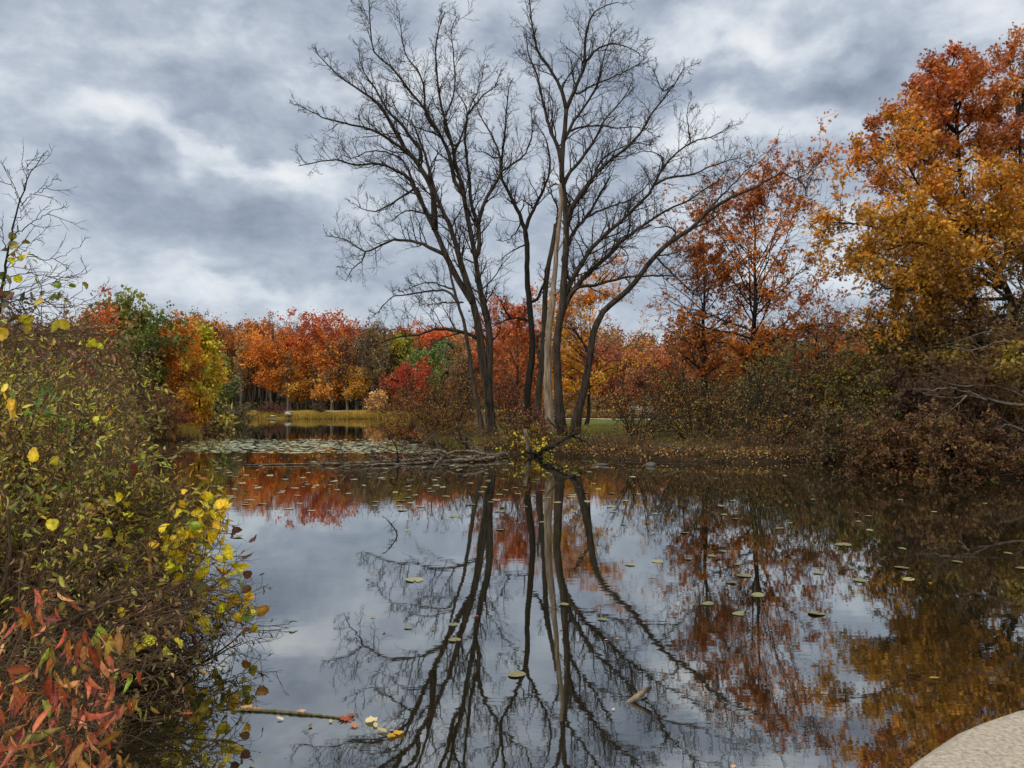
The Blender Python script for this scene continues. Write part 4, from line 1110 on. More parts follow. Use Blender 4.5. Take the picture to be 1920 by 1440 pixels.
for k, (px, Yd, top, hw, cb, pl, lab) in enumerate(FOREST):
    x = at(px, Yd); hh = hp(top, Yd, x)
    T('forest_tree', lab, x, Yd, hh, hw / F * Yd * 1.2, pl, 200 + k, cb=max(cb, .05) if Yd < 130 or top > 660 else max(cb, .34), n1=34, n2=7, n3=5, per=9, size=.0021 * Yd, spread=.0023 * Yd,
      prof='dome' if k % 3 else 'oval', a1=66, a1top=30, detail=0, tr=.28 if Yd > 130 else .2, cat='tree', group='autumn trees of the woodland', bark=M_BARKF if Yd < 150 else M_BARKG, fine=.03, up1=.04, cvar=.26)
# half-bare grey skyline trees
for k, (px, Yd, top, lab) in enumerate([(512, 172, 594, 'wispy bare grey skyline tree, left one of the far wood'), (533, 172, 596, 'wispy bare grey skyline tree beside the tallest far tree'),
                                        (697, 150, 598, 'spiky bare skyline tree right of the dark crimson crown'), (558, 165, 588, 'thin grey bare tree left of the tallest scarlet top')]):
    x = at(px, Yd)
    T('bare_tree', lab, x, Yd, hp(top, Yd, x), 3.0, [], 260 + k, cb=.5, n1=24, n2=7, n3=5, per=0, detail=2, bark=M_BARKG, fine=.035, tr=.2, a1=50, a1top=20, cat='bare tree', group='bare skyline trees')

for k, (px, Yd, top, hw, pl, lab) in enumerate([(452, 138, 640, 20, ['9a6a3c', '8a5a34'], 'thin half-bare tan tree left of the bright orange broad far tree'), (540, 137.5, 655, 16, ['a8622c', '94562c'], 'thin half-bare tree between the bright orange and the tallest far tree'),
        (622, 137, 640, 16, ['94663c'], 'pale slender trunk with few leaves right of the tallest far tree'), (651, 137.5, 632, 20, ['8a5a3c', '7c4a34'], 'slender half-bare tree with dark twigs left of the amber small far tree'),
        (683, 138, 625, 22, ['7c5a3c', '8a6a40'], 'lanky grey tree with a few brown leaves right of the amber small far tree'), (712, 137, 640, 20, ['8a6a3c', '7a5a3a'], 'lanky grey tree just left of the mustard-yellow far tree')]):
    x = at(px, Yd)
    T('forest_tree', lab, x, Yd, hp(top, Yd, x), hw / F * Yd, pl, 270 + k, cb=.3, n1=26, n2=7, n3=5, per=2, size=.26, spread=.3, detail=2, bark=M_BARKF, fine=.028, tr=.22, a1=55, a1top=22, cat='tree', group='autumn trees of the woodland', sparse=.6)

# the wood behind the front rows: trunks and crowns that read as one mass
rng = np.random.default_rng(77)
acc = Acc(); tr_ = Acc()
N = 460
tx = rng.uniform(-150, 150, N); ty = rng.uniform(150, 235, N)
tz = height(tx, ty)
hh_ = rng.uniform(13, 17.5, N) * (.50 + .0020 * ty)
P = np.zeros((N, 3, 3)); P[:, :, 0] = tx[:, None] + rng.standard_normal((N, 3)) * .15; P[:, :, 1] = ty[:, None]; P[:, :, 2] = tz[:, None] + hh_[:, None] * np.array([-.02, .4, .8])
tube(tr_, P, np.array([.26, .2, .08])[None] * rng.uniform(.6, 1.2, (N, 1)), 5)
K = 420
b = np.repeat(np.arange(N), K)
th = rng.random(N * K) * 2 * pi; ph = np.arccos(rng.uniform(-.6, 1, N * K)); rr_ = .45 + .55 * rng.random(N * K) ** .4
cr_ = rng.uniform(2.6, 4.4, N)
lob = 1 + .22 * np.sin(3 * th + b) * np.sin(2 * ph + b * .7)
pos = np.stack([tx[b] + cr_[b] * rr_ * lob * np.sin(ph) * np.cos(th), ty[b] + cr_[b] * rr_ * lob * np.sin(ph) * np.sin(th), tz[b] + hh_[b] * .64 + hh_[b] * .38 * rr_ * lob * np.cos(ph)], 1)
cc = pal(rng, ['8a4a2a', '7c4228', '94582e', '74402a', '6a4a2e', '844034', '7a5a30'], N, .6)[b]
leaves(acc, rng, pos, .62, 'q', cc, .3, jit=.2)
wd = tag(bpy.data.objects.new('woodland', None), 'dense brown and rust autumn wood closing the far side of the pond', 'woodland', kind='stuff'); COL.objects.link(wd)
build('trunks', tr_, M_BARKG, wd); build('crowns', acc, M_LEAF, wd)

# thin understory trunks along the front edge of the far wood (countable grey trunks)
rng = np.random.default_rng(78)
for k in range(46):
    px = 415 + k * 8.6 + rng.uniform(-3, 3); Yd = rng.uniform(139, 149)
    x = at(px, Yd); g = hgt(x, Yd); hh = rng.uniform(8, 13)
    rad0 = rng.choice([.11, .14, .2])
    M_ = 6
    P = np.zeros((1, M_, 3)); P[0, :, 0] = x + np.cumsum(rng.standard_normal(M_)) * .12; P[0, :, 1] = Yd; P[0, :, 2] = g - .1 + np.linspace(0, hh, M_)
    a = tube(Acc(), P, np.linspace(rad0, rad0 * .5, M_)[None], 6)
    p, d, L, r, _, _ = spawn(rng, P, np.linspace(rad0, rad0 * .5, M_)[None], 8, .35, 1, 55, 10, absln=2.2, lv=.3, shape=.3)
    A_, ra_ = grow(rng, p, d, L, np.full(8, .04), 5, .15, .04, .4); tube(a, A_, ra_, 3)
    o = build('slim_tree', a, M_BARKF if rng.random() < .6 else M_BARKD, None, True)
    tag(o, 'slim grey trunk in the row along the front of the far wood', 'tree', 'slim trunks along the front of the far wood')

# ---------------------------------------------------------------- grasses, reeds, litter (uncountable)
def blades(acc, rng, x, y, z, h, w, cols, lean=.35):
    K = len(x)
    a = rng.random(K) * 2 * pi
    u = np.stack([np.cos(a), np.sin(a), np.zeros(K)], 1) * w[:, None]
    l = rng.standard_normal((K, 3)) * lean; l[:, 2] = 0
    b0 = np.stack([x, y, z], 1)
    mid = b0 + l * h[:, None] * .35 + np.array([0, 0, .55]) * h[:, None]
    top = b0 + l * h[:, None] + np.array([0, 0, 1.]) * h[:, None]
    V = np.stack([b0 - u, b0 + u, mid + u * .7, mid - u * .7, top], 1)
    i = (np.arange(K) * 5)[:, None]
    return acc.add(V.reshape(-1, 3), [i + np.array([[0, 1, 2, 3]]), i + np.array([[3, 2, 4]])], np.repeat(cols, 5, axis=0))


def field(rng, n, x0, x1, y0, y1, smin, smax):
    x = rng.uniform(x0, x1, n); y = rng.uniform(y0, y1, n); s = sdist(x, y)
    k = (s > smin) & (s < smax)
    return x[k], y[k], s[k]


rng = np.random.default_rng(301)
x, y, s = field(rng, 90000, -62, 14, 127, 136, .0, 7)
cols = pal(rng, ['b8a04a', 'c8ac54', 'a09440', 'b88c48', '8c8a38', 'a06c34'], len(x), .6)
patch = .5 + .5 * np.sin(x * .5 + 2 * np.sin(x * .17))
cols = cols * (.8 + .35 * patch[:, None])
a = blades(Acc(), rng, x, y, height(x, y) - .03, rng.uniform(.35, .95, len(x)) * (.6 + .5 * patch) * (1 - .72 * sstep(1.6, 3.2, s)), np.full(len(x), .035), cols, .22)
tag(build('reeds', a, M_BLADE), 'golden reeds and dry grass lining the far shore', 'reeds', kind='stuff')
x, y, s = field(rng, 90000, -38, -14, 33, 62, .0, 4)
cols = pal(rng, ['b89c48', 'a89440', 'c0a850', '948a3c', '7c7c34', 'a87448'], len(x), .6)
a = blades(Acc(), rng, x, y, height(x, y) - .03, rng.uniform(.25, .75, len(x)), np.full(len(x), .016), cols, .3)
tag(build('spit_grass', a, M_BLADE), 'straw-coloured grass on the spit by the left shore', 'grass', kind='stuff')
x, y, s = field(rng, 30000, -50, -25, 70, 128, .0, 5)
cols = pal(rng, ['9a8236', '8a7a34', 'a08c40', '7a7430', '8a5a38'], len(x), .6)
a = blades(Acc(), rng, x, y, height(x, y) - .03, rng.uniform(.3, .9, len(x)), np.full(len(x), .03), cols, .3)
tag(build('bank_grass', a, M_BLADE), 'dry grass on the far left bank near the boulders', 'grass', kind='stuff')
# point: lawn, tufts and litter
x, y, s = field(rng, 110000, -6, 26, 28, 60, .25, 40)
k = (s > 2.2) & ((lumps(x * .4, y * .4) > .05) | (y > 37)); x, y = x[k], y[k]
cols = pal(rng, ['66662e', '706c34', '7c7238', '585a2a', '8a783c'], len(x), .6)
a = blades(Acc(), rng, x, y, height(x, y) - .02, rng.uniform(.06, .22, len(x)), np.full(len(x), .012), cols, .4)
tag(build('lawn_grass', a, M_BLADE), 'short green grass on the point behind the bank', 'grass', kind='stuff')
cx = np.array([at(p_, q_) for p_, q_ in [(858, 36.5), (880, 37), (900, 35.6), (925, 35.2), (945, 35.5), (868, 35.3), (890, 34.6)]]); cy_ = np.array([36.5, 37, 35.6, 35.2, 35.5, 35.3, 34.6])
b = rng.integers(0, len(cx), 16000)
x = cx[b] + rng.normal(0, .5, len(b)); y = cy_[b] + rng.normal(0, .5, len(b)); k = sdist(x, y) > .05; x, y, b = x[k], y[k], b[k]
P_ = np.array([hexc('8a7a34'), hexc('5a6a26'), hexc('a08038'), hexc('947a34'), hexc('8a6a34'), hexc('4c5a24'), hexc('7a7430')])
cols = P_[b] * np.exp(.2 * rng.standard_normal((len(b), 1)))
a = blades(Acc(), rng, x, y, height(x, y) - .02, rng.uniform(.07, .26, len(x)), np.full(len(x), .011), cols, .6)
tag(build('grass_tufts', a, M_BLADE), 'yellow-green grass tussocks at the foot of the largest left tree', 'grass', kind='stuff')
# fallen leaves
x, y, s = field(rng, 70000, -6, 24, 19, 50, .02, 9)
k = rng.random(len(x)) < np.exp(-s / 4.5); x, y = x[k], y[k]
pos = np.stack([x, y, height(x, y) + .015], 1)
x2, y2, s2 = field(rng, 60000, -6, 24, 19, 40, -.02, 1.5)
pos = np.concatenate([pos, np.stack([x2, y2, height(x2, y2) + .02 + .05 * rng.random(len(x2))], 1)])
x = np.concatenate([x, x2])
a = Acc(); leaves(a, rng, pos, .11, 'o', pal(rng, ['7a5030', '94663c', '5a3a24', 'a87a4c', 'b08c54', '4a3020', '8a4626'], len(x), .4), .3, jit=.25, flat=1.5)
tag(build('fallen_leaves', a, M_LEAF), 'brown fallen leaves littering the bank of the point', 'fallen leaves', kind='stuff')
# brambles along the water edge of the point
rng = np.random.default_rng(305)
x, y, s = field(rng, 16000, -4, 24, 18, 40, .0, 2.4)
p = np.stack([x, y, height(x, y) - .02], 1)[:2600]
d = rng.standard_normal((len(p), 3)); d[:, 2] = np.abs(d[:, 2]) * .8 + .25
A, ra = grow(rng, p, d, rng.uniform(.4, 1.2, len(p)), np.full(len(p), .009), 8, .16, -.08, .5)
A[:, :, 2] = np.maximum(A[:, :, 2], .02)
a = tube(Acc(), A, ra, 3)
p, d, L, r, _, _ = spawn(rng, A, ra, 4, .2, 1, 50, 14, ln=.4)
B, rb = grow(rng, p, d, L, np.full(len(L), .006), 4, .2, 0, .6); B[:, :, 2] = np.maximum(B[:, :, 2], .02)
tube(a, B, rb, 3)
br = tag(bpy.data.objects.new('undergrowth', None), 'tangle of brown brambles and dead stems along the bank of the point', 'undergrowth', kind='stuff'); COL.objects.link(br)
build('stems', a, M_STEM, br)
pos, dr, b = on_twigs(rng, B, 2, .04)
a = Acc(); leaves(a, rng, pos, .07, 'o', pal(rng, ['6a4428', '5a4a24', '5a3a24', '7a5a30', '4c4a20', '6a3a24'], len(pos), .4), .3, jit=.2)
build('leaves', a, M_LEAF, br)
# undergrowth at the foot of the background rows on the right and the far wood
rng = np.random.default_rng(306)
x, y, s = field(rng, 26000, 0, 75, 84, 100, 2, 99)
k = np.abs(y - (96 - .35 * x)) > 3.5; k &= (y > (97 - .33 * x)) ; x, y = x[k], y[k]
pos = np.stack([x, y, height(x, y) + rng.random(len(x)) ** 1.6 * 3.2], 1)
pos = np.repeat(pos, 4, axis=0) + rng.standard_normal((len(pos) * 4, 3)) * .25
a = Acc(); leaves(a, rng, pos, .2, 'q', np.repeat(pal(rng, ['6a4428', '7a3c28', '7a5228', '8a4a26', '5c4a26', '94602a'], len(x), .5), 4, axis=0), .3, jit=.2)
tag(build('far_undergrowth', a, M_LEAF), 'rusty undergrowth beneath the trees behind the right path', 'undergrowth', kind='stuff')
x, y, s = field(rng, 16000, -85, 20, 140, 175, 2, 99)
pos = np.stack([x, y, height(x, y) + rng.random(len(x)) ** 1.8 * 1.6], 1)
pos = np.repeat(pos, 2, axis=0) + rng.standard_normal((len(pos) * 2, 3)) * .25
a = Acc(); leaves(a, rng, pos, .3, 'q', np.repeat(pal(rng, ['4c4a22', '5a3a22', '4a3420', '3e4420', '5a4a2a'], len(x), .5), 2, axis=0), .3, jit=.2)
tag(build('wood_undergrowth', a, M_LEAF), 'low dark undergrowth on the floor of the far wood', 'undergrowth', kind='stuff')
# left shore fill: hedge-like growth behind the near thicket
rng = np.random.default_rng(307)

# ---------------------------------------------------------------- small bushes on the far bank
for k, (px, w_, h_, pl, lab) in enumerate([(498, 1.0, 1.5, ['5c4030', '6a4a38'], 'small twiggy bush on the far bank, left one'), (520, 1.3, 1.7, ['7a3c38', '6a3430', '8a4a3c'], 'reddish small bush on the far bank beside the pale boulder'),
                                          (600, .9, 1.6, ['5c4434', '6a4a34'], 'thin brown bush on the far bank left of the centre'), (722, 2.0, 1.6, ['7a3c38', '8a4840', '6a5a34'], 'wide rose-brown bush on the far bank near the red tree'),
                                          (455, 2.0, .9, ['5c4a38', '6a5438'], 'grey-brown low bush on the far bank')]):
    sh('shrub', lab, at(px, 131.5), 131.5, h_ * 1.3, w_ * 1.6, pl, 320 + k, nst=14, n1=7, n2=5, per=3, size=.14, fine=.02, r0=.04, a0=45)


# ---------------------------------------------------------------- boulders and rocks
def rock(name, label, x, y, z, sx, sy, sz, mat, seed, cat='boulder', group=None):
    rng = np.random.default_rng(seed)
    n, m = 22, 14
    th = np.arange(n) * 2 * pi / n; ph = np.linspace(.02, pi - .02, m)
    TH, PH = np.meshgrid(th, ph)
    d = np.stack([np.sin(PH) * np.cos(TH), np.sin(PH) * np.sin(TH), np.cos(PH)], -1)
    k = rng.standard_normal((6, 3)) * 1.6; f = rng.random(6) * 6
    r = 1 + .10 * sum(np.sin(d @ k[i] + f[i]) for i in range(6)) / 1.6
    fl = rng.standard_normal((5, 3)); fl = unit(fl)
    for v in fl:
        r = np.minimum(r, .82 / np.maximum(d @ v, .35))
    V = d * r[..., None] * np.array([sx, sy, sz]) + np.array([x, y, z])
    i = np.arange(n * m).reshape(m, n); j = (np.arange(n) + 1) % n
    q = np.stack([i[:-1], i[1:], i[1:][:, j], i[:-1][:, j]], -1).reshape(-1, 4)
    o = build(name, Acc().add(V.reshape(-1, 3), [q, i[0][None, :], i[-1][None, ::-1]]), mat, None, True)
    return tag(o, label, cat, group)


M_ROCK = rough_material('pale_fieldstone', (.22, .20, .18), (.52, .49, .45), 4, (1, 1, 1), .03)
M_ROCKD = rough_material('wet_grey_rock', (.03, .027, .024), (.12, .11, .1), 6, (1, 1, 1), .02)
g_ = G(433, 789)
rock('boulder', 'large round grey boulder at the far left waterline', at(433, 112), 112, .35, .55, .5, .62, M_ROCK, 1)
rock('boulder', 'pale whitish boulder in the reeds of the far bank', at(541, 129.5), 129.5, .75, .6, .5, .38, M_ROCK, 2)
rock('boulder', 'low flat boulder in the reeds just left of the whitish one', at(512, 129), 129, .45, .5, .4, .16, M_ROCK, 3)
rock('boulder', 'tiny stone in the water beside the round grey boulder', at(450, 111), 111, .02, .35, .25, .1, M_ROCK, 4)
p_ = G(1218, 873)
rock('rock', 'small rounded rock at the waterline of the point', p_[0], p_[1] - .2, .02, .2, .2, .12, M_ROCKD, 5, 'rock')
p_ = G(1128, 872)
rock('rock', 'flat low rock at the waterline near the slanting log', p_[0], p_[1], .01, .24, .2, .06, M_ROCKD, 6, 'rock')
for k, (px, w_, lab) in enumerate([(1535, .55, 'flat pale rock in the cove, left one of three'), (1560, .5, 'flat pale rock in the cove, middle one of three'), (1588, .5, 'flat pale rock in the cove, right one of three')]):
    rock('rock', lab, at(px, 31.5), 31.5, hgt(at(px, 31.5), 31.5) + .05, w_, .35, .10, M_ROCK, 10 + k, 'rock')


# ---------------------------------------------------------------- driftwood and fallen wood
def log(name, label, ctrl3, r0, r1, mat, seed, cat='log', n=22, twigs=0, tl=.6, parent=None, z=None, trad=.012, bump=.08, group=None):
    rng = np.random.default_rng(seed)
    P = spline(np.array(ctrl3, float), n)
    P[1:-1] += rng.standard_normal((n - 2, 3)) * r0 * .22
    s = np.linspace(0, 1, n)
    rad = r0 + (r1 - r0) * s
    root = parent
    if parent is None:
        if twigs:
            root = empty(name, P[0], label, cat, group)
        else:
            return tag(build(name, tube(Acc(), P, rad, 9, True, bump, rng), mat, None, True), label, cat, group)
    build('trunk' if parent is None else 'limb', tube(Acc(), P, rad, 9, True, bump, rng), mat, root, True)
    if twigs:
        a = Acc()
        p, d, L, r, _, _ = spawn(rng, P[None], rad[None], twigs, .12, 1, 52, 14, absln=tl, lv=.4, shape=.3, rr=.5)
        d[:, 2] = np.abs(d[:, 2]) * .45
        A, ra = grow(rng, p, d, L, np.maximum(r, trad), 8, .2, -.02, .4)
        A[:, :, 2] = np.maximum(A[:, :, 2], -.03)
        tube(a, A, ra, 5)
        p, d, L, r, _, _ = spawn(rng, A, ra, 4, .2, 1, 48, 12, ln=.5, lv=.3, rr=.6)
        B, rb = grow(rng, p, d, L, np.maximum(r, trad * .5), 5, .22, 0, .5); B[:, :, 2] = np.maximum(B[:, :, 2], -.03)
        tube(a, B, rb, 3)
        build('branches', a, mat, root)
    return root


def on_w(px, py, z=.02):
    p = G(px, py, z); return p
def wy(px, py, Yd=29.0):
    p = W(px, py, min(Yd, 27.6)); return p if p[2] > .03 else G(px, py, .04)
log('fallen_tree', 'long grey fallen tree lying in the water off the tip of the point',
    [on_w(950, 852, .12), on_w(900, 856, .13), on_w(850, 858, .14), on_w(800, 860, .13), on_w(750, 864, .11), on_w(700, 867, .09), on_w(640, 869, .07), on_w(600, 870, .05)], .10, .03, M_DRIFT, 401, 'fallen tree', twigs=36, tl=1.15)
ft = bpy.data.objects['fallen_tree']
log('x', None, [wy(890, 860, 28.6), wy(840, 864, 28.2), wy(790, 868, 27.6), wy(740, 870, 27.2), wy(690, 872, 26.6), wy(640, 876, 26)], .06, .02, M_DRIFT, 402, twigs=18, tl=.9, parent=ft)
log('x', None, [wy(912, 852), wy(880, 846), wy(852, 846), wy(832, 856, 28.5), wy(818, 868, 28), wy(812, 878, 27)], .05, .02, M_DRIFT, 403, twigs=8, tl=.6, parent=ft)
log('x', None, [wy(800, 862, 28.6), wy(775, 857, 28.5), wy(760, 846, 28.5), wy(742, 842, 28.5)], .03, .012, M_DRIFT, 404, twigs=4, tl=.4, parent=ft)
log('x', None, [wy(830, 866, 28), wy(780, 862, 28), wy(735, 850, 28), wy(700, 838, 28)], .025, .010, M_DRIFT, 4041, twigs=5, tl=.5, parent=ft)
log('fallen_branch', 'thin straight pole floating beyond the fallen tree, pointing left', [on_w(760, 868, .04), on_w(640, 868, .05), on_w(560, 870, .03), on_w(458, 872, .02)], .045, .018, M_DRIFT, 405, 'log', n=26)
log('fallen_branch', 'pale split log on the mud right of the fallen tree', [on_w(925, 858, .1), on_w(890, 862, .08), on_w(868, 863, .05)], .06, .03, M_DEAD, 406, 'log')
log('fallen_branch', 'dark broken branch standing up from the mud left of the largest left tree', [W(882, 845, 31.5), W(868, 828, 31.5), W(862, 815, 31.4), W(857, 800, 31.4)], .06, .02, M_BARKD, 407, 'branch', twigs=5, tl=.35)
log('tree_stump', 'short dark stub of a post beside the upright broken branch', [W(875, 846, 32.5), W(874, 832, 32.5), W(875, 818, 32.5)], .07, .06, M_BARKD, 408, 'stump')
log('fallen_branch', 'dark bent limb poking over the lily pads from the tip bushes', [W(850, 835, 36), W(800, 830, 36), W(775, 827, 36), W(750, 820, 36)], .09, .03, M_BARKD, 409, 'branch', twigs=6, tl=.5)
log('fallen_branch', 'thin dark branch slanting up right of the fallen tree', [W(896, 852, 31), W(920, 838, 31), W(940, 826, 31)], .03, .012, M_BARKD, 410, 'branch')
# grey stake and slanting log
p0 = G(994, 860, -.1)
a = Acc(); tube(a, np.array([p0, W(991, 840, p0[1]), W(987, 820, p0[1]), W(984, 804, p0[1])]), np.array([.10, .085, .08, .07]), 10, True, .05, np.random.default_rng(4))
tag(build('stake', a, M_DRIFT, None, False), 'weathered grey stake leaning at the water edge, left of the slanting log', 'stake')
log('fallen_log', 'dark log slanting up from the water behind the grey stake, under a crossed tangle', [G(997, 857, -.12), W(1020, 842, 29.8), W(1045, 830, 30), W(1072, 817, 30.4), W(1082, 812, 30.4)], .11, .07, M_BARKD, 411, 'log', twigs=9, tl=.9)
log('fallen_branch', 'thin bent branch crossing over the slanting log', [W(1026, 783, 31), W(1040, 800, 30.8), W(1055, 812, 30.6), W(1080, 820, 30.4), W(1100, 830, 30.3), W(1110, 842, 30)], .035, .015, M_BARKD, 412, 'branch', twigs=12, tl=.8)
log('fallen_branch', 'fallen branch lying in the leaf litter right of the centre', [W(1240, 832, 29), W(1262, 840, 28.8), W(1285, 847, 28.6)], .05, .03, M_BARKG, 413, 'branch')
log('fallen_log', 'pale thin log along the waterline of the point', [on_w(1155, 868, .05), on_w(1200, 869, .08), on_w(1245, 870, .06), on_w(1290, 872, .03)], .028, .015, M_BARKD, 414, 'log')
log('fallen_log', 'grey log lying on the water edge at the right border', [on_w(1840, 872, .15), on_w(1880, 866, .2), on_w(1930, 861, .25)], .07, .05, M_DRIFT, 415, 'log')

# floating mossy branch and the stick standing out of the near water
M_MOSS = rough_material('mossy_branch', (.035, .035, .018), (.16, .15, .07), 30, (1, 1, 1), .004)
log('floating_branch', 'slender mossy branch floating in the near water with oak leaves caught on it',
    [on_w(440, 1331, .004), on_w(500, 1333, .006), on_w(560, 1338, .006), on_w(610, 1343, .004), on_w(665, 1350, .0)], .011, .006, M_MOSS, 420, 'branch', n=40, bump=.2)
p0 = G(1170, 1324, -.03)
P_ = np.array([p0 - np.array([.02, 0, .05]), W(1180, 1317, p0[1]), W(1195, 1306, p0[1]), W(1208, 1296, p0[1] + .02), W(1221, 1287, p0[1] + .03)])
a = Acc(); tube(a, spline(P_, 12), np.array([.018, .02, .019, .018, .018, .019, .021, .017, .016, .015, .015, .013]), 10, True, .06, np.random.default_rng(9))
p1 = W(1200, 1302, p0[1] + .01); tube(a, np.array([p1, p1 + [-.015, 0, .022]]), np.array([.009, .006]), 6, True)
tag(build('stick', a, M_DEAD, None, True), 'broken pale stick poking out of the near water', 'stick')
for px, py, qx, qy, lab in [(1312, 1203, 1300, 1222, 'thin submerged-tip twig rising from the water right of the centre'), (1325, 1225, 1337, 1229, 'tiny twig stub on the water beside the thin rising twig')]:
    a0 = G(px, py, -.01); a1 = W(qx, qy - 30 if qy < 1225 else qy - 6, a0[1])
    tag(build('twig', tube(Acc(), np.array([a0, (a0 + a1) / 2 + [.005, 0, .004], a1]), np.array([.005, .004, .003]), 5, True), M_BARKD, None, True), lab, 'twig')
a0 = G(745, 1006, -.02)
log('twig', 'spiky forked twig standing in the water below the fallen tree', [a0, W(742, 995, a0[1]), W(735, 985, a0[1]), W(722, 970, a0[1])], .012, .006, M_BARKD, 421, 'twig', twigs=5, tl=.25, trad=.006, n=8)
a0 = G(822, 872, -.02)
log('branch', 'upright forked driftwood limb in front of the fallen tree', [G(746, 872, -.05), W(746, 855, 26), W(741, 835, 26), W(732, 821, 26), W(728, 815, 26)], .035, .015, M_BARKD, 422, 'branch', twigs=5, tl=.5, n=10)
# yellow reed blade in the nearest water
b0 = G(455, 1446, -.02); b1 = G(522, 1412, .05)
P_ = np.array([b0, b0 * .5 + b1 * .5 + [0, 0, .015], b1])
a = Acc(); V = []
for q_, w_ in zip(spline(P_, 8), [.006, .008, .008, .007, .006, .005, .003, .001]):
    V += [q_ + [-.4 * w_, w_, 0], q_ + [.4 * w_, -w_, .003]]
i = np.arange(16).reshape(8, 2)
a.add(np.array(V), np.stack([i[:-1, 0], i[:-1, 1], i[1:, 1], i[1:, 0]], -1), hexc('8a9030'))
tag(build('reed_blade', a, M_LEAF), 'single yellow-green blade lying on the near water at the bottom left', 'reed')

# ---------------------------------------------------------------- lily pads
def lily_material():
    m, nt, ns, ln = newmat('lily_pad')
    at_ = node(nt, 'ShaderNodeAttribute', attribute_name='col')
    tc = node(nt, 'ShaderNodeTexCoord')
    nz = node(nt, 'ShaderNodeTexNoise'); nz.inputs['Scale'].default_value = 22; nz.inputs['Detail'].default_value = 4
    ln.new(tc.outputs['Object'], nz.inputs['Vector'])
    cr = node(nt, 'ShaderNodeValToRGB'); cr.color_ramp.elements[0].color = (.7, .68, .5, 1); cr.color_ramp.elements[1].color = (1.15, 1.15, 1.1, 1)
    ln.new(nz.outputs[0], cr.inputs[0])
    mx = node(nt, 'ShaderNodeMix', data_type='RGBA', blend_type='MULTIPLY'); mx.inputs[0].default_value = 1
    ln.new(at_.outputs['Color'], mx.inputs[6]); ln.new(cr.outputs[0], mx.inputs[7])
    pr = node(nt, 'ShaderNodeBsdfPrincipled'); pr.inputs['Roughness'].default_value = .30; pr.inputs['Specular IOR Level'].default_value = .6
    out = node(nt, 'ShaderNodeOutputMaterial'); ln.new(mx.outputs[2], pr.inputs['Base Color']); ln.new(pr.outputs[0], out.inputs[0])
    return m


M_LILY = lily_material()


def pads(acc, rng, x, y, r, cols, n=12, tilt=.03, z=.008):
    K = len(x)
    th0 = rng.random(K) * 2 * pi
    a = np.concatenate([[.18], np.linspace(.32, 2 * pi - .32, n), [2 * pi - .18]])[None] + th0[:, None]
    rr = np.concatenate([[1.0], np.ones(n), [1.0]])[None] * (1 + .05 * np.sin(3 * a + th0[:, None] * 5)) * r[:, None]
    tx = rng.normal(0, tilt, (K, 1)); ty = rng.normal(0, tilt, (K, 1))
    X = rr * np.cos(a); Yv = rr * np.sin(a)
    cup = .03 * r[:, None] * (1 + np.sin(2 * a))
    Z_ = np.maximum(z + tx * X + ty * Yv + cup, .004)
    ring = np.stack([x[:, None] + X, y[:, None] + Yv, Z_], -1)
    ctr = np.stack([x + .1 * r * np.cos(th0), y + .1 * r * np.sin(th0), np.full(K, z)], -1)[:, None]
    V = np.concatenate([ctr, ring], 1)
    m = n + 3
    i = (np.arange(K) * m)[:, None, None]
    t = np.stack([np.zeros(n + 1, int), np.arange(1, n + 2), np.arange(2, n + 3)], -1)[None]
    return acc.add(V.reshape(-1, 3), (i + t).reshape(-1, 3), np.repeat(cols, m, axis=0))


rng = np.random.default_rng(501)
def clear_of_land(x, y, d=.25):
    return sdist(x, y) < -d
# dense raft
N = 5200
py = 823 + rng.random(N) ** .9 * 27; px = rng.uniform(330, 880, N)
dens = np.exp(-((py - 834) / 9.0) ** 2)
edge = np.clip((px - 330) / 80, 0, 1) * np.clip((885 - px) / 60, 0, 1)
pts = np.array([G(a_, b_) for a_, b_ in zip(px, py)])
blot = .5 + .5 * np.sin(pts[:, 0] * 1.1 + 2 * np.sin(pts[:, 1] * .5)) * np.sin(pts[:, 1] * .9 + pts[:, 0] * .4)
k = (rng.random(N) < (.35 + .65 * blot) * (.25 + .75 * dens) * edge * 1.1) & clear_of_land(pts[:, 0], pts[:, 1])
x, y = pts[k, 0], pts[k, 1]
a = pads(Acc(), rng, x, y, rng.uniform(.09, .15, len(x)), pal(rng, ['94a07c', 'a4ac8c', '84906c', '9c9c74', 'a8a888'], len(x), .6), 9, .05)
tag(build('lily_pad_raft', a, M_LILY), 'dense raft of pale lily pads across the pond beyond the fallen tree', 'lily pads', kind='stuff')

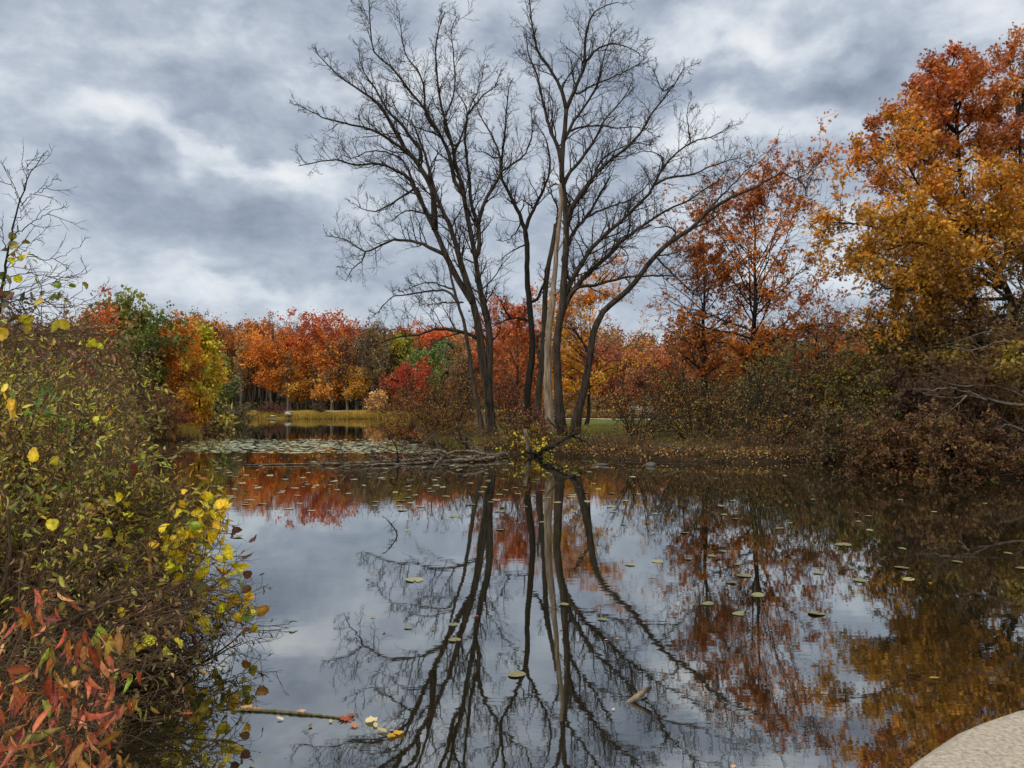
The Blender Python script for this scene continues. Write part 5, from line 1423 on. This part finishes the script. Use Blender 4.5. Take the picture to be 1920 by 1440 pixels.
# individual pads
single = [(968, 1266, .088, 'largest near lily pad, pale green, in the lower centre'), (1327, 1133, .085, 'round green lily pad in the near water right of the centre'), (1385, 1152, .08, 'lily pad with a raised curled edge in the red reflections'),
          (1420, 1117, .095, 'wide yellow-green lily pad crossing the oak trunk reflection'), (1395, 1080, .12, 'long yellowish lily pad above the wide yellow-green one'), (1371, 1093, .075, 'small green lily pad left of the oak trunk reflection'),
          (852, 1201, .075, 'pale green lily pad over the forked trunk reflection on the left'), (850, 1172, .06, 'small dim lily pad just above the forked trunk reflection pad'), (765, 1178, .05, 'narrow olive lily pad in the open sky reflection'),
          (1130, 1162, .06, 'faint green lily pad right of the main trunk reflection'), (1057, 1134, .07, 'yellow-green lily pad on the pale trunk reflection'), (1530, 1151, .11, 'flat yellow lily pad in the blue gap on the right'),
          (1580, 1022, .16, 'broad flat lily pad at the edge of the shaded reflections'), (1532, 1075, .08, 'green lily pad in the blue gap on the right'), (1290, 1049, .07, 'small green lily pad left of centre-right reflections'),
          (1355, 1034, .075, 'rounded lily pad near the oak reflection'), (1335, 1043, .08, 'flat olive lily pad beside the rounded one'), (1612, 1089, .10, 'pale lily pad by the shaded right reflections'),
          (1690, 1065, .12, 'long thin lily pad in the brown shade on the right'), (1795, 1054, .09, 'yellow lily pad in the brown shade on the right'), (1890, 1038, .08, 'small lily pad near the right edge'),
          (1915, 1066, .09, 'green lily pad cut by the right edge of the water')]
for px, py, r_, lab in single:
    g = G(px, py)
    a = pads(Acc(), rng, np.array([g[0]]), np.array([g[1]]), np.array([r_ * .72]), pal(rng, ['6c7048', '74744c', '787048'], 1), 22, .05)
    tag(build('lily_pad', a, M_LILY), lab, 'lily pad')
cand = []
for _ in range(3000):
    py = 855 + rng.random() ** 1.3 * 235; px = rng.uniform(380, 1900)
    w_ = 1.0
    if py < 905: w_ = .9 if 380 < px < 1150 else .06
    elif py < 960: w_ = .75 if 400 < px < 1150 else .09
    elif py < 1010: w_ = .14 if 1000 < px < 1900 else .06
    else: w_ = .05 if px > 1150 else .012
    g = G(px, py)
    if rng.random() < w_ and sdist(g[0:1], g[1:2])[0] < -.35:
        if all((g[0] - c_[0]) ** 2 + (g[1] - c_[1]) ** 2 > .09 for c_ in cand): cand.append((g[0], g[1], px, py))
    if len(cand) >= 262: break
for gx_, gy_, px, py in cand:
    if py < 905 and px < 1150: lab, grp = 'pale flat lily pad in the scattered band between the raft and the orange reflections', 'lily pads scattered in the left middle water'
    elif py < 960 and px < 1150: lab, grp = 'thin lily pad floating on the dark trunk and orange reflections', 'lily pads on the orange reflections'
    elif px >= 1150 and py < 960: lab, grp = 'lily pad in the dark water close under the bank of the point', 'lily pads under the bank'
    elif px < 1150: lab, grp = 'small solitary lily pad in the bright sky reflection', 'lone lily pads in the sky reflection'
    else: lab, grp = 'small yellowish lily pad among the reflected red and brown crowns', 'lily pads in the red and brown reflections'
    a = pads(Acc(), rng, np.array([gx_]), np.array([gy_]), np.array([rng.uniform(.05, .11) * (.75 if py > 905 and px > 1150 else 1)]), pal(rng, ['8a8c68', '7a7c54', '94906a', '84804c'], 1), 14, .06)
    tag(build('lily_pad', a, M_LILY), lab, 'lily pad', grp)

# floating fallen leaves
FL = [(462, 1326, .05, 'c8946c', 'h', 'pale salmon fallen leaf at the left end of the floating branch'), (482, 1330, .06, 'b87c50', 'k', 'tan fallen leaf on the floating branch near its left end'),
      (565, 1334, .055, 'd0a07c', 'k', 'pinkish fallen leaf caught midway on the floating branch'), (646, 1348, .07, 'a04820', 'k', 'rust-red curled oak leaf at the right end of the floating branch'),
      (658, 1341, .05, '94401c', 'k', 'small red oak leaf behind the rust-red curled one'), (664, 1360, .055, 'b4785a', 'k', 'tan leaf lying just right of the rust-red one'),
      (694, 1352, .05, 'd4c490', 'h', 'cream round leaf right of the floating branch'), (704, 1360, .04, 'c8b078', 'o', 'small cream leaf beneath the cream round one'),
      (716, 1370, .05, 'b4a468', 'o', 'dull yellow leaf drifting below the cream leaves'), (748, 1374, .042, 'c89c2c', 'h', 'golden leaf at the lower right of the leaf drift'),
      (735, 1380, .035, 'b88c2c', 'h', 'ochre leaf touching the golden one'), (525, 1348, .04, 'd0c8a0', 'o', 'white-cream curled leaf below the floating branch'),
      (582, 1361, .035, '6c6430', 'o', 'olive leaf drifting under the floating branch'), (699, 1157, .04, 'a07860', 'k', 'brown leaf floating in the left sky reflection'),
      (720, 1185, .035, '7a7a40', 'o', 'small olive leaf floating left of the narrow olive pad'), (891, 1155, .05, '9a5c44', 'k', 'reddish leaf floating on the left trunk reflection'),
      (1052, 1180, .03, 'c86c3c', 'k', 'bright orange leaf right of the pale trunk reflection'), (1157, 1197, .03, 'c8946c', 'k', 'tan leaf among the fan of limb reflections'),
      (1137, 1200, .03, 'b89c7c', 'o', 'pale leaf close to the tan leaf in the limb reflections'), (1150, 1330, .025, 'd0b090', 'o', 'tiny pale leaf left of the broken stick'),
      (350, 1338, .06, 'b4642c', 'k', 'orange-brown leaf floating below the red-leaved sprays'), (1362, 1102, .02, 'd8d8d0', 'o', 'tiny white leaf near the oak reflection'),
      (1745, 1093, .045, 'b08c2c', 'k', 'golden leaf floating in the shaded water at right'), (1752, 1272, .05, '8c7c34', 'o', 'lone yellow-brown leaf in the dark water above the concrete'),
      (1340, 1060, .045, 'a8543c', 'k', 'red-brown leaf floating beside the olive pads'), (620, 1352, .03, 'b4a46c', 'o', 'small straw leaf stuck to the floating branch'),
      (1375, 1437, .03, 'd0a080', 'k', 'peach leaf at the very bottom of the near water'), (812, 1180, .03, '8a8a54', 'o', 'olive scrap of leaf left of the left trunk reflections')]
rng = np.random.default_rng(510)
for px, py, sz, c_, shp, lab in FL:
    g = G(px, py, .006)
    a = Acc(); tv, tf = LEAF[shp]
    th = rng.random() * 2 * pi; c, s_ = cos(th), sin(th)
    V = (tv - [0, .5, 0]) * 1.6 * sz; V[:, 2] = np.abs(V[:, 2]) * 1.4 + rng.uniform(.0, .12) * (V[:, 1]) * .5
    V = np.stack([V[:, 0] * c - V[:, 1] * s_, V[:, 0] * s_ + V[:, 1] * c, V[:, 2] - V[:, 2].min()], 1) + g
    a.add(V, tf, hexc(c_))
    tag(build('fallen_leaf', a, M_LEAF), lab, 'fallen leaf')

# ---------------------------------------------------------------- benches beyond the path, concrete ledge
M_BENCH = rough_material('grey_painted_wood', (.22, .21, .20), (.40, .38, .35), 5, (1, 6, 1), .004)
def bench(name, label, x, y, s=1.0, cat='bench'):
    g = hgt(x, y)
    root = empty(name, (x, y, g), label, cat)
    def bx(nm, c, d):
        c = np.array(c) * s + [x, y, g]; d = np.array(d) * s / 2
        V = np.array([[i, j, k] for k in (-1, 1) for j in (-1, 1) for i in (-1, 1)]) * d + c
        build(nm, Acc().add(V, np.array([[0, 2, 3, 1], [4, 5, 7, 6], [0, 1, 5, 4], [2, 6, 7, 3], [0, 4, 6, 2], [1, 3, 7, 5]])), M_BENCH, root)
    bx('seat', (0, 0, .45), (1.9, .45, .06))
    for k in range(3): bx('backrest_slat', (0, .24, .62 + k * .16), (1.9, .04, .11))
    for sx in (-.8, .8):
        bx('leg', (sx, -.17, .21), (.08, .08, .42)); bx('leg', (sx, .26, .21), (.08, .08, .42)); bx('post', (sx, .29, .72), (.08, .05, .6))
bench('park_bench', 'pale grey park bench on the grass seen under the leaning trunk, by the right path', at(1203, 92), 92, 1.5)
bench('park_bench', 'small white bench at the edge of the far wood beyond the reeds', at(733, 137), 137, 1.3)

M_CONC = rough_material('coarse_concrete', (.17, .145, .115), (.42, .375, .31), 60, (1, 1, 1), .004, c3=(.30, .265, .215), detail=12)
cx0, cy0, R0, zt = 2.97, .52, 2.58, .90
n = 96; th = np.linspace(0, 2 * pi, n, endpoint=False)
prof = [(0, zt), (R0 * .6, zt + .004), (R0 - .10, zt), (R0 - .05, zt - .006), (R0 - .015, zt - .03), (R0, zt - .07), (R0 + .005, zt - .4), (R0 + .03, -.6)]
rg = np.random.default_rng(8)
V = [np.array([[cx0, cy0, zt]])]
for k, (r_, z_) in enumerate(prof[1:]):
    w_ = 1 + .0025 * rg.standard_normal(n) * (k > 0)
    V.append(np.stack([cx0 + r_ * w_ * np.cos(th), cy0 + r_ * w_ * np.sin(th), np.full(n, z_) + .001 * rg.standard_normal(n)], 1))
a = Acc(); fs = [np.stack([np.zeros(n, int), 1 + np.arange(n), 1 + (np.arange(n) + 1) % n], 1)]
qs = []
for k in range(len(prof) - 2):
    b0_ = 1 + k * n; i = np.arange(n); j = (i + 1) % n
    qs.append(np.stack([b0_ + i, b0_ + n + i, b0_ + n + j, b0_ + j], 1))
a.add(np.concatenate(V), [fs[0], np.concatenate(qs)])
tag(build('concrete_ledge', a, M_CONC, None, True), 'curved coarse concrete ledge at the bottom right corner above the water', 'concrete ledge')

# ---------------------------------------------------------------- near thicket on the left bank
GRN = ['86802c', 'a89832', '746828', 'bca840', '9a782e', '84522a', 'ac8238', '7c4c2c', '94803a']
BRW = ['7c4c30', '6c4a2e', '8c5c38', '6a5a30', '80702e']
def nsh(label, px, py_, Yd, hgt_, w, palette, seed, **kw):
    kw.setdefault('size', .06); kw.setdefault('shape', 'l'); kw.setdefault('fine', .0032); kw.setdefault('r0', .015); kw.setdefault('stem', M_STEM)
    kw.setdefault('nst', 26); kw.setdefault('n1', 9); kw.setdefault('n2', 7); kw.setdefault('per', 5); kw.setdefault('sparse', .5); kw.setdefault('a0', 45)
    x = at(px, Yd)
    hgt_ = (H + (763 - py_) / F * Yd - max(hgt(x, Yd), .05)) / 1.0
    return sh('shrub', label, x, Yd, hgt_, w, palette, seed, z0=max(hgt(x, Yd), .05), **kw)


nsh('tall olive shrub at the left edge, brown leaves hanging at its top', -20, 590, 6.6, 0, 0.9, GRN, 601, nst=32, a0=34)
nsh('olive shrub second from the left edge in the near thicket', 35, 640, 8.0, 0, 1.0, GRN, 602, nst=32, a0=30)
nsh('brown and olive shrub on the right shoulder of the near thicket', 60, 700, 10.0, 0, 1.1, BRW + GRN, 603, nst=32, a0=32)
nsh('grass-green and brown shrub low in the middle of the thicket', 70, 800, 6.4, 0, 1.1, GRN, 604, nst=34, a0=42, lean=(.1, 0), sparse=.7)
nsh('dense olive shrub arching over the water, carrying the yellow vine leaves', 130, 900, 6.8, 0, 1.15, GRN, 605, nst=44, a0=50, lean=(.42, 0), droop=-.07, n1=9, n2=6, per=3, sparse=.6)
nsh('bare-stemmed brown shrub whose tips dip to the water', 90, 960, 6.2, 0, 1.25, BRW, 606, nst=36, a0=55, lean=(.7, 0), droop=-.12, per=1, fine=.0028, n1=9)
nsh('brown-green shrub at the lower left edge behind the red sprays', -30, 880, 5.0, 0, 1.0, BRW + GRN, 607, nst=32, a0=46, per=3, size=.045)
nsh('dim brown shrub low between the red sprays and the yellow leaves', 60, 1020, 5.2, 0, 1.1, BRW, 608, nst=34, a0=55, per=1, sparse=.5, lean=(.35, 0), droop=-.09)
nsh('tall brown shrub behind the near thicket at the left edge', 0, 610, 12.0, 0, 1.6, BRW + GRN, 609, nst=32, a0=34, size=.07)
nsh('tan and olive shrub behind the shoulder of the near thicket', 110, 650, 15, 0, 1.5, BRW + GRN, 610, nst=34, a0=34, size=.075, fine=.004)
nsh('pale reddish brown shrub on the bank beyond the near thicket', 120, 700, 21, 0, 1.8, ['7a4030', '6a4a2c', '8a5034', '6a5a2c'], 611, nst=34, a0=40, size=.08, fine=.006, r0=.018)
nsh('brownish brush on the left bank in front of the crimson shrub', 150, 745, 28, 0, 2.0, ['6a4a2c', '7a5a30', '6a5a2c', '8a4a34'], 612, nst=34, a0=45, size=.085, fine=.007, r0=.02)
nsh('rust brush in front of the left-edge brushy tree', 50, 630, 24, 0, 2.6, ['6a4228', '7a4a2c', '6a5a2c'], 613, nst=36, a0=38, size=.09, fine=.007, r0=.025)
nsh('thin weedy shrub leaning over the water edge above the yellow leaves', 190, 870, 9.0, 0, 0.6, ['6a4a28', '6a6428', '7a5a2c'], 614, nst=24, a0=44, per=3, lean=(.35, 0), droop=-.05)
nsh('low brown weeds at the water edge beyond the yellow leaves', 175, 810, 14, 0, 0.9, ['6a4a28', '6a6428', '7a5a2c', '7a3c2c'], 615, nst=28, a0=42, per=3, lean=(.1, 0), size=.06, fine=.004)
nsh('olive weeds along the left shoreline farther out', 160, 800, 19, 0, 1.2, ['6a5228', '6a6a2c', '7a6a34'], 616, nst=28, a0=45, per=3, size=.07, fine=.005)
nsh('close brown shrub filling the bottom left corner under the red sprays', -20, 1150, 3.9, 0, 0.9, BRW, 617, nst=30, a0=55, per=2, size=.035, fine=.0022, r0=.007)

# bare sapling rising above the thicket
def vine(name, label, cat, Yd, stems, leafspots, mat, seed, lsize, lshape, lcols, twig_n=10, tl=.3, fine=.002, lhang=.8, lspread=.05, nrange=(5, 9), group=None, stemname='stems', yj=.12, jit=.16, flat=0.):
    rng = np.random.default_rng(seed)
    root = None; wood = Acc(); allp = []
    for ctrl, r0, r1, dzz in stems:
        c = np.array([W(a_, b_, Yd + dzz * k / (len(ctrl) - 1)) for k, (a_, b_) in enumerate(ctrl)])
        P = spline(c, 22); P[1:-1] += rng.standard_normal((20, 3)) * .006 * Yd / 5
        rad = np.linspace(r0, r1, 22)
        if root is None:
            root = empty(name, P[0], label, cat, group)
        tube(wood, P, rad, 7)
        allp.append(P)
        if twig_n:
            p, d, L, r, _, _ = spawn(rng, P[None], rad[None], twig_n, .2, 1, 42, 12, absln=tl, lv=.4, shape=.45)
            A, ra = grow(rng, p, d, L, np.clip(r, fine * 1.4, .01), 8, .12, .03, .4); tube(wood, A, ra, 4)
            p, d, L, r, _, _ = spawn(rng, A, ra, 4, .25, 1, 40, 12, ln=.42, lv=.3)
            B, rb = grow(rng, p, d, L, np.full(len(L), fine), 5, .15, .03, .6); tube(wood, B, rb, 3)
    AP = np.concatenate(allp)
    acc = Acc(); tw = wood
    for s_ in leafspots:
        px, py = s_[0], s_[1]; cols = lcols if len(s_) < 3 else s_[2]; n_ = rng.integers(*nrange) if len(s_) < 4 else s_[3]
        c = W(px, py, Yd + rng.normal(0, yj))
        j = np.argmin(np.linalg.norm((AP - c) * [1, .4, 1], axis=1))
        mid = (AP[j] + c) / 2 + rng.standard_normal(3) * .04
        br_ = spline(np.array([AP[j], mid, c]), 8)
        tube(tw, br_, np.linspace(fine * 1.6, fine, 8), 4)
        pos = c + rng.standard_normal((n_, 3)) * lspread
        leaves(acc, rng, pos, lsize, lshape, pal(rng, cols, n_, .4), .22, None, 0, lhang, jit, flat)
        for q_ in pos:
            tube(tw, np.array([c, (c + q_) / 2 + [0, 0, .01], q_]), np.array([fine, fine * .8, fine * .7]), 3)
    build(stemname, wood, mat, root)
    if leafspots:
        build('leaves', acc, M_LEAFN, root)
    return root


YEL = ['ecbc1c', 'f0c624', 'dcaa1c', 'e0a01c', 'ccb028']
vine('sapling', 'nearly bare sapling with fine upswept twigs above the thicket at the left edge', 'sapling', 8.0,
     [([(-8, 640), (2, 560), (12, 490), (28, 420), (45, 350), (62, 315), (90, 282)], .018, .003, .2),
      ([(38, 385), (60, 365), (85, 355), (108, 325)], .005, .002, .2), ([(22, 440), (50, 425), (90, 400), (130, 385)], .006, .002, -.2),
      ([(38, 380), (22, 345), (18, 325)], .005, .002, .1), ([(15, 475), (-5, 430), (-30, 400)], .006, .002, .1), ([(12, 490), (50, 478), (100, 487), (152, 462)], .006, .002, .3),
      ([(6, 520), (60, 512), (120, 520), (172, 505)], .006, .002, -.2), ([(2, 548), (60, 535), (110, 515), (140, 490)], .006, .002, .2), ([(-2, 575), (60, 560), (130, 575), (218, 535)], .007, .002, .4),
      ([(0, 560), (40, 580), (100, 560), (160, 560)], .006, .002, -.3), ([(-4, 520), (20, 500), (60, 455), (85, 440)], .005, .002, .3), ([(44, 355), (52, 320), (50, 300)], .004, .002, .1), ([(24, 430), (40, 400), (35, 385)], .003, .001, .1)],
     [(18, 487, YEL, 2), (27, 460, ['8a7a2c'], 3), (50, 480, ['8a8a2c', 'b09a24'], 3), (52, 492, YEL, 3), (36, 440, ['8a7a2c'], 2), (22, 528, ['6a7a2c'], 3), (108, 535, ['7a8a2c'], 2), (120, 548, ['8a8a2c'], 2), (155, 545, ['8a8a2c'], 1), (95, 560, ['6a7a24', '8a8a2c'], 3), (75, 540, ['6a5a24'], 2), (4, 470, ['8a7a24'], 2)],
     M_TWIG, 701, .075, 'h', YEL, twig_n=4, tl=.34, fine=.0028, lspread=.06)
vine('grape_vine', 'vine of big yellow heart-shaped leaves spilling over the water on the left', 'vine', 6.2,
     [([(200, 1000), (260, 950), (330, 930), (380, 935), (410, 965), (425, 1000)], .006, .002, -.2), ([(220, 1080), (300, 1030), (370, 1040), (430, 1090), (470, 1150)], .006, .002, -.1),
      ([(180, 1100), (260, 1060), (330, 1080), (400, 1110), (450, 1130)], .006, .002, .1), ([(150, 980), (210, 930), (250, 890)], .004, .002, .2),
      ([(300, 1120), (380, 1150), (450, 1190), (520, 1195)], .004, .0015, .0), ([(300, 1100), (390, 1180), (460, 1240), (530, 1277)], .004, .0015, .1), ([(330, 1150), (420, 1180), (500, 1245), (490, 1290)], .003, .0015, -.1)],
     [(378, 937), (383, 955), (400, 945), (368, 968), (398, 980), (412, 985), (417, 965), (385, 1005), (405, 1010), (310, 1000), (322, 1012), (345, 1005), (340, 1025), (330, 1040), (310, 1040), (355, 1018), (290, 1060), (330, 1085), (300, 1095),
      (375, 1060), (395, 1080), (400, 1100), (425, 1085), (440, 1120), (450, 1112), (430, 1150), (392, 1140), (405, 1155), (380, 1145), (445, 1150), (460, 1155), (472, 1135, YEL, 2), (455, 1175, ['c8642c', 'd08c24'], 3),
      (225, 922, YEL, 2), (236, 924, YEL, 1), (188, 947, YEL, 2), (205, 938, ['d0a424'], 1), (192, 980, YEL, 2), (100, 965, ['c89c2c'], 2), (228, 1003, ['c8a824'], 2), (255, 1007, ['a8a82c'], 2), (118, 1038, YEL, 2), (405, 1040, YEL, 1), (248, 892, YEL, 1), (330, 1128, ['6a7a2c'], 2),
      (360, 1120, ['8a9a2c'], 3), (420, 1130, ['8a8a2c', '5a6a24'], 4), (350, 985, ['8a8a2c'], 3), (375, 1110, ['6a6a24'], 4), (275, 1015, ['8a8a2c'], 3), (435, 1000, ['5a4a24', '5a2c24'], 3), (475, 1095, ['6a3024', '6a4424'], 3), (470, 1150, ['6a7a24'], 2)],
     M_STEM, 702, .085, 'h', YEL, twig_n=12, tl=.35, fine=.0018, lspread=.085, nrange=(3, 6), lhang=.5)
vine('grape_vine', 'row of five yellow heart leaves low over the water, above the red sprays', 'vine', 5.2,
     [([(120, 1170), (180, 1160), (250, 1180), (320, 1185)], .004, .0015, 0.)],
     [(205, 1222, ['d0a040'], 1), (228, 1225, YEL, 2), (242, 1200, YEL, 2), (262, 1215, YEL, 1), (275, 1215, YEL, 2), (308, 1210, ['b8b02c'], 2), (320, 1195, ['c8b830'], 1), (215, 1203, ['d0943c'], 1), (225, 1140, YEL, 1)],
     M_STEM, 703, .085, 'h', YEL, twig_n=7, tl=.25, fine=.0018, lspread=.012)
vine('grape_vine', 'few very large yellow leaves near the left edge of the thicket', 'vine', 3.3,
     [([(-30, 800), (10, 760), (30, 700), (60, 720)], .003, .0015, 0.), ([(-20, 860), (40, 840), (80, 835), (110, 850)], .003, .0015, 0.), ([(30, 700), (20, 640), (40, 600)], .002, .001, 0)],
     [(8, 715, YEL, 1), (22, 720, ['8a9a2c'], 1), (32, 725, YEL, 1), (18, 745, YEL, 2), (103, 853, ['d0b030'], 1), (68, 872, ['d8a830'], 1), (95, 965, ['c89c2c'], 1), (75, 555, ['b8a024'], 1), (50, 605, ['c8a824'], 2), (105, 590, ['b8a82c'], 2), (20, 625, ['c8a824'], 1), (160, 650, ['c0b028'], 2), (180, 640, ['c0b028'], 2), (205, 640, ['b0b028'], 1), (190, 785, ['d0b830'], 1)],
     M_STEM, 704, .046, 'h', YEL, twig_n=6, tl=.2, fine=.0012, lspread=.012)
RED = ['b04638', 'a83428', 'c06048', '8a2826', 'b8503a', 'c88058', '9c3040', 'b86a30']
REY = ['9a8a34', 'b88a3c', '9a5a30', 'a84a2c', '8a8a34']
vine('dogwood_shrub', 'red and pink drooping dogwood leaves filling the bottom left corner', 'shrub', 2.9,
     [([(-60, 1500), (20, 1380), (80, 1250), (85, 1130)], .005, .0018, .1), ([(-80, 1480), (0, 1350), (60, 1290), (150, 1230), (190, 1200)], .005, .0016, .2), ([(60, 1560), (120, 1430), (170, 1330), (200, 1260)], .005, .0016, -.1),
      ([(-90, 1400), (-20, 1300), (20, 1240), (40, 1200)], .004, .0015, .1), ([(140, 1560), (180, 1460), (230, 1400), (250, 1390)], .004, .0015, -.2), ([(-60, 1460), (60, 1400), (140, 1360), (210, 1380)], .004, .0016, -.3), ([(-40, 1300), (60, 1150), (100, 1130), (120, 1135)], .003, .0012, .1)],
     [(80, 1120, RED, 7), (100, 1130, RED, 5), (65, 1145, RED, 4), (20, 1160, RED, 2), (35, 1155, RED, 1), (15, 1085, RED, 1), (105, 1100, REY, 2), (8, 1215, RED, 4), (92, 1215, REY, 3), (120, 1195, RED, 4), (155, 1180, REY + RED, 6), (175, 1195, REY, 5), (195, 1205, RED, 3), (140, 1190, RED, 5), (165, 1250, RED, 5), (150, 1225, RED, 4), (200, 1200, REY, 3),
      (10, 1255, RED, 6), (25, 1275, RED, 6), (40, 1300, REY, 4), (20, 1320, RED, 6), (5, 1360, RED, 7), (30, 1390, RED, 6), (60, 1330, REY, 3), (90, 1290, RED, 4), (105, 1270, RED, 6), (120, 1300, RED, 6), (130, 1260, REY, 3), (95, 1340, RED, 6), (80, 1370, REY, 4), (110, 1380, RED, 6), (150, 1310, RED, 5),
      (170, 1330, RED, 6), (165, 1370, RED, 6), (140, 1400, RED, 7), (185, 1350, RED, 4), (200, 1300, RED, 5), (210, 1320, RED, 4), (175, 1400, RED, 6), (190, 1430, RED, 6), (150, 1440, RED, 6), (100, 1430, REY, 5), (60, 1430, REY, 6), (20, 1440, RED, 5), (225, 1425, RED, 4), (240, 1435, REY, 3), (130, 1350, RED, 5), (215, 1365, RED, 3),
      (50, 1290, RED, 5), (70, 1310, RED, 4), (45, 1350, RED, 5), (15, 1410, REY, 5)],
     M_STEM, 705, .074, 'l', RED, twig_n=8, tl=.22, fine=.0012, lspread=.032, lhang=1.9, yj=.2, jit=.2)
vine('dogwood_shrub', 'sprays of half-red half-green leaves reaching right under the yellow row', 'shrub', 3.9,
     [([(60, 1300), (140, 1270), (200, 1262), (270, 1258)], .004, .0015, .1), ([(60, 1330), (150, 1302), (220, 1305), (285, 1320)], .004, .0015, .1), ([(40, 1240), (120, 1190), (180, 1170), (240, 1180)], .004, .0015, .1)],
     [(205, 1265, RED, 2), (215, 1262, ['a8a034'], 2), (232, 1262, RED, 2), (248, 1262, ['9aa034'], 3), (265, 1262, RED, 2), (245, 1310, ['9a6a34', 'a84a2c'], 2), (262, 1315, REY, 3), (280, 1320, REY, 2), (185, 1175, ['8a9a34', '9a9a34'], 3), (200, 1178, REY, 3), (215, 1175, REY, 3), (235, 1180, ['9a4a2c', '8a5a30'], 3), (190, 1260, RED, 2), (155, 1290, RED, 2)],
     M_STEM, 706, .075, 'l', RED, twig_n=5, tl=.2, fine=.0015, lspread=.012, lhang=2.2)
vine('shrub', 'dark red and green hanging leaves at the upper part of the thicket', 'shrub', 5.0,
     [([(-30, 640), (60, 620), (140, 620), (240, 640)], .005, .0018, .3), ([(-30, 680), (80, 700), (180, 660), (230, 655)], .004, .0015, .3), ([(-40, 560), (20, 560), (60, 570)], .004, .0015, 0), ([(100, 830), (200, 830), (300, 850), (350, 845)], .004, .0015, .2), ([(-30, 624), (50, 626), (100, 622), (150, 626)], .006, .003, 0.)],
     [(5, 560, ['6a3424', '5a4a24'], 5), (15, 575, ['6a3424', '4a4a20'], 5), (38, 570, ['3c4a20', '5a3424'], 6), (75, 590, ['6a3a24', '5a2c20'], 6), (50, 590, ['5a2c20'], 4), (215, 658, ['7a3c2c', '6a4a24'], 5), (225, 662, ['8a4a2c'], 4), (235, 655, ['6a6a2c'], 3), (100, 655, ['6a3c30', '7a4a34'], 6), (15, 645, ['6a4a2c'], 6), (55, 650, ['6a3c30'], 6), (190, 690, ['6a5a2c', '7a3c2c'], 6),
      (165, 680, ['6a6a2c', '5a3c24'], 6), (340, 850, ['6a5a2c', '6a3424'], 5), (310, 850, ['6a6a2c', '6a3424'], 4), (95, 735, ['5a6a2c'], 6), (130, 800, ['4c6a24', '5c7a2c'], 8), (60, 780, ['4c6a24', '5c7a2c'], 8), (220, 870, ['8a3c2c'], 2), (170, 870, ['5a6a2c'], 6), (100, 900, ['6a7a2c', '5a5a24'], 8), (40, 930, ['7a7a2c', '6a6a28'], 8), (60, 990, ['8a8a34', '7a7a2c'], 7), (150, 940, ['6a5a2c'], 6), (30, 880, ['8a8a2c', '9a9a30'], 6)],
     M_STEM, 707, .075, 'l', RED, twig_n=10, tl=.4, fine=.002, lspread=.07, lhang=.9, yj=.4)

# short weeds and dead stems on the near left bank
rng = np.random.default_rng(720)
x, y, s = field(rng, 9000, -14, -1.5, 2.5, 24, .0, 4)
cols = pal(rng, ['6a6a2c', '5a6a26', '7a6a34', '5a4a28', '7a5a30'], len(x), .6)
a = blades(Acc(), rng, x, y, height(x, y) - .03, rng.uniform(.15, .6, len(x)), np.full(len(x), .006), cols, .5)
tag(build('bank_weeds', a, M_BLADE), 'weeds and long grass on the near left bank beneath the shrubs', 'grass', kind='stuff')
p = np.stack([x, y, height(x, y)], 1)[:1700]
d = rng.standard_normal((len(p), 3)); d[:, 0] += .5; d[:, 2] = np.abs(d[:, 2]) * .7 + .3
A, ra = grow(rng, p, d, rng.uniform(.5, 1.3, len(p)), np.full(len(p), .004), 9, .13, -.10, .5)
A[:, :, 2] = np.maximum(A[:, :, 2], .01)
a = tube(Acc(), A, ra, 4)
tag(build('dead_stems', a, M_STEM), 'tangle of thin dead arching stems low in the near thicket', 'dead stems', kind='stuff')
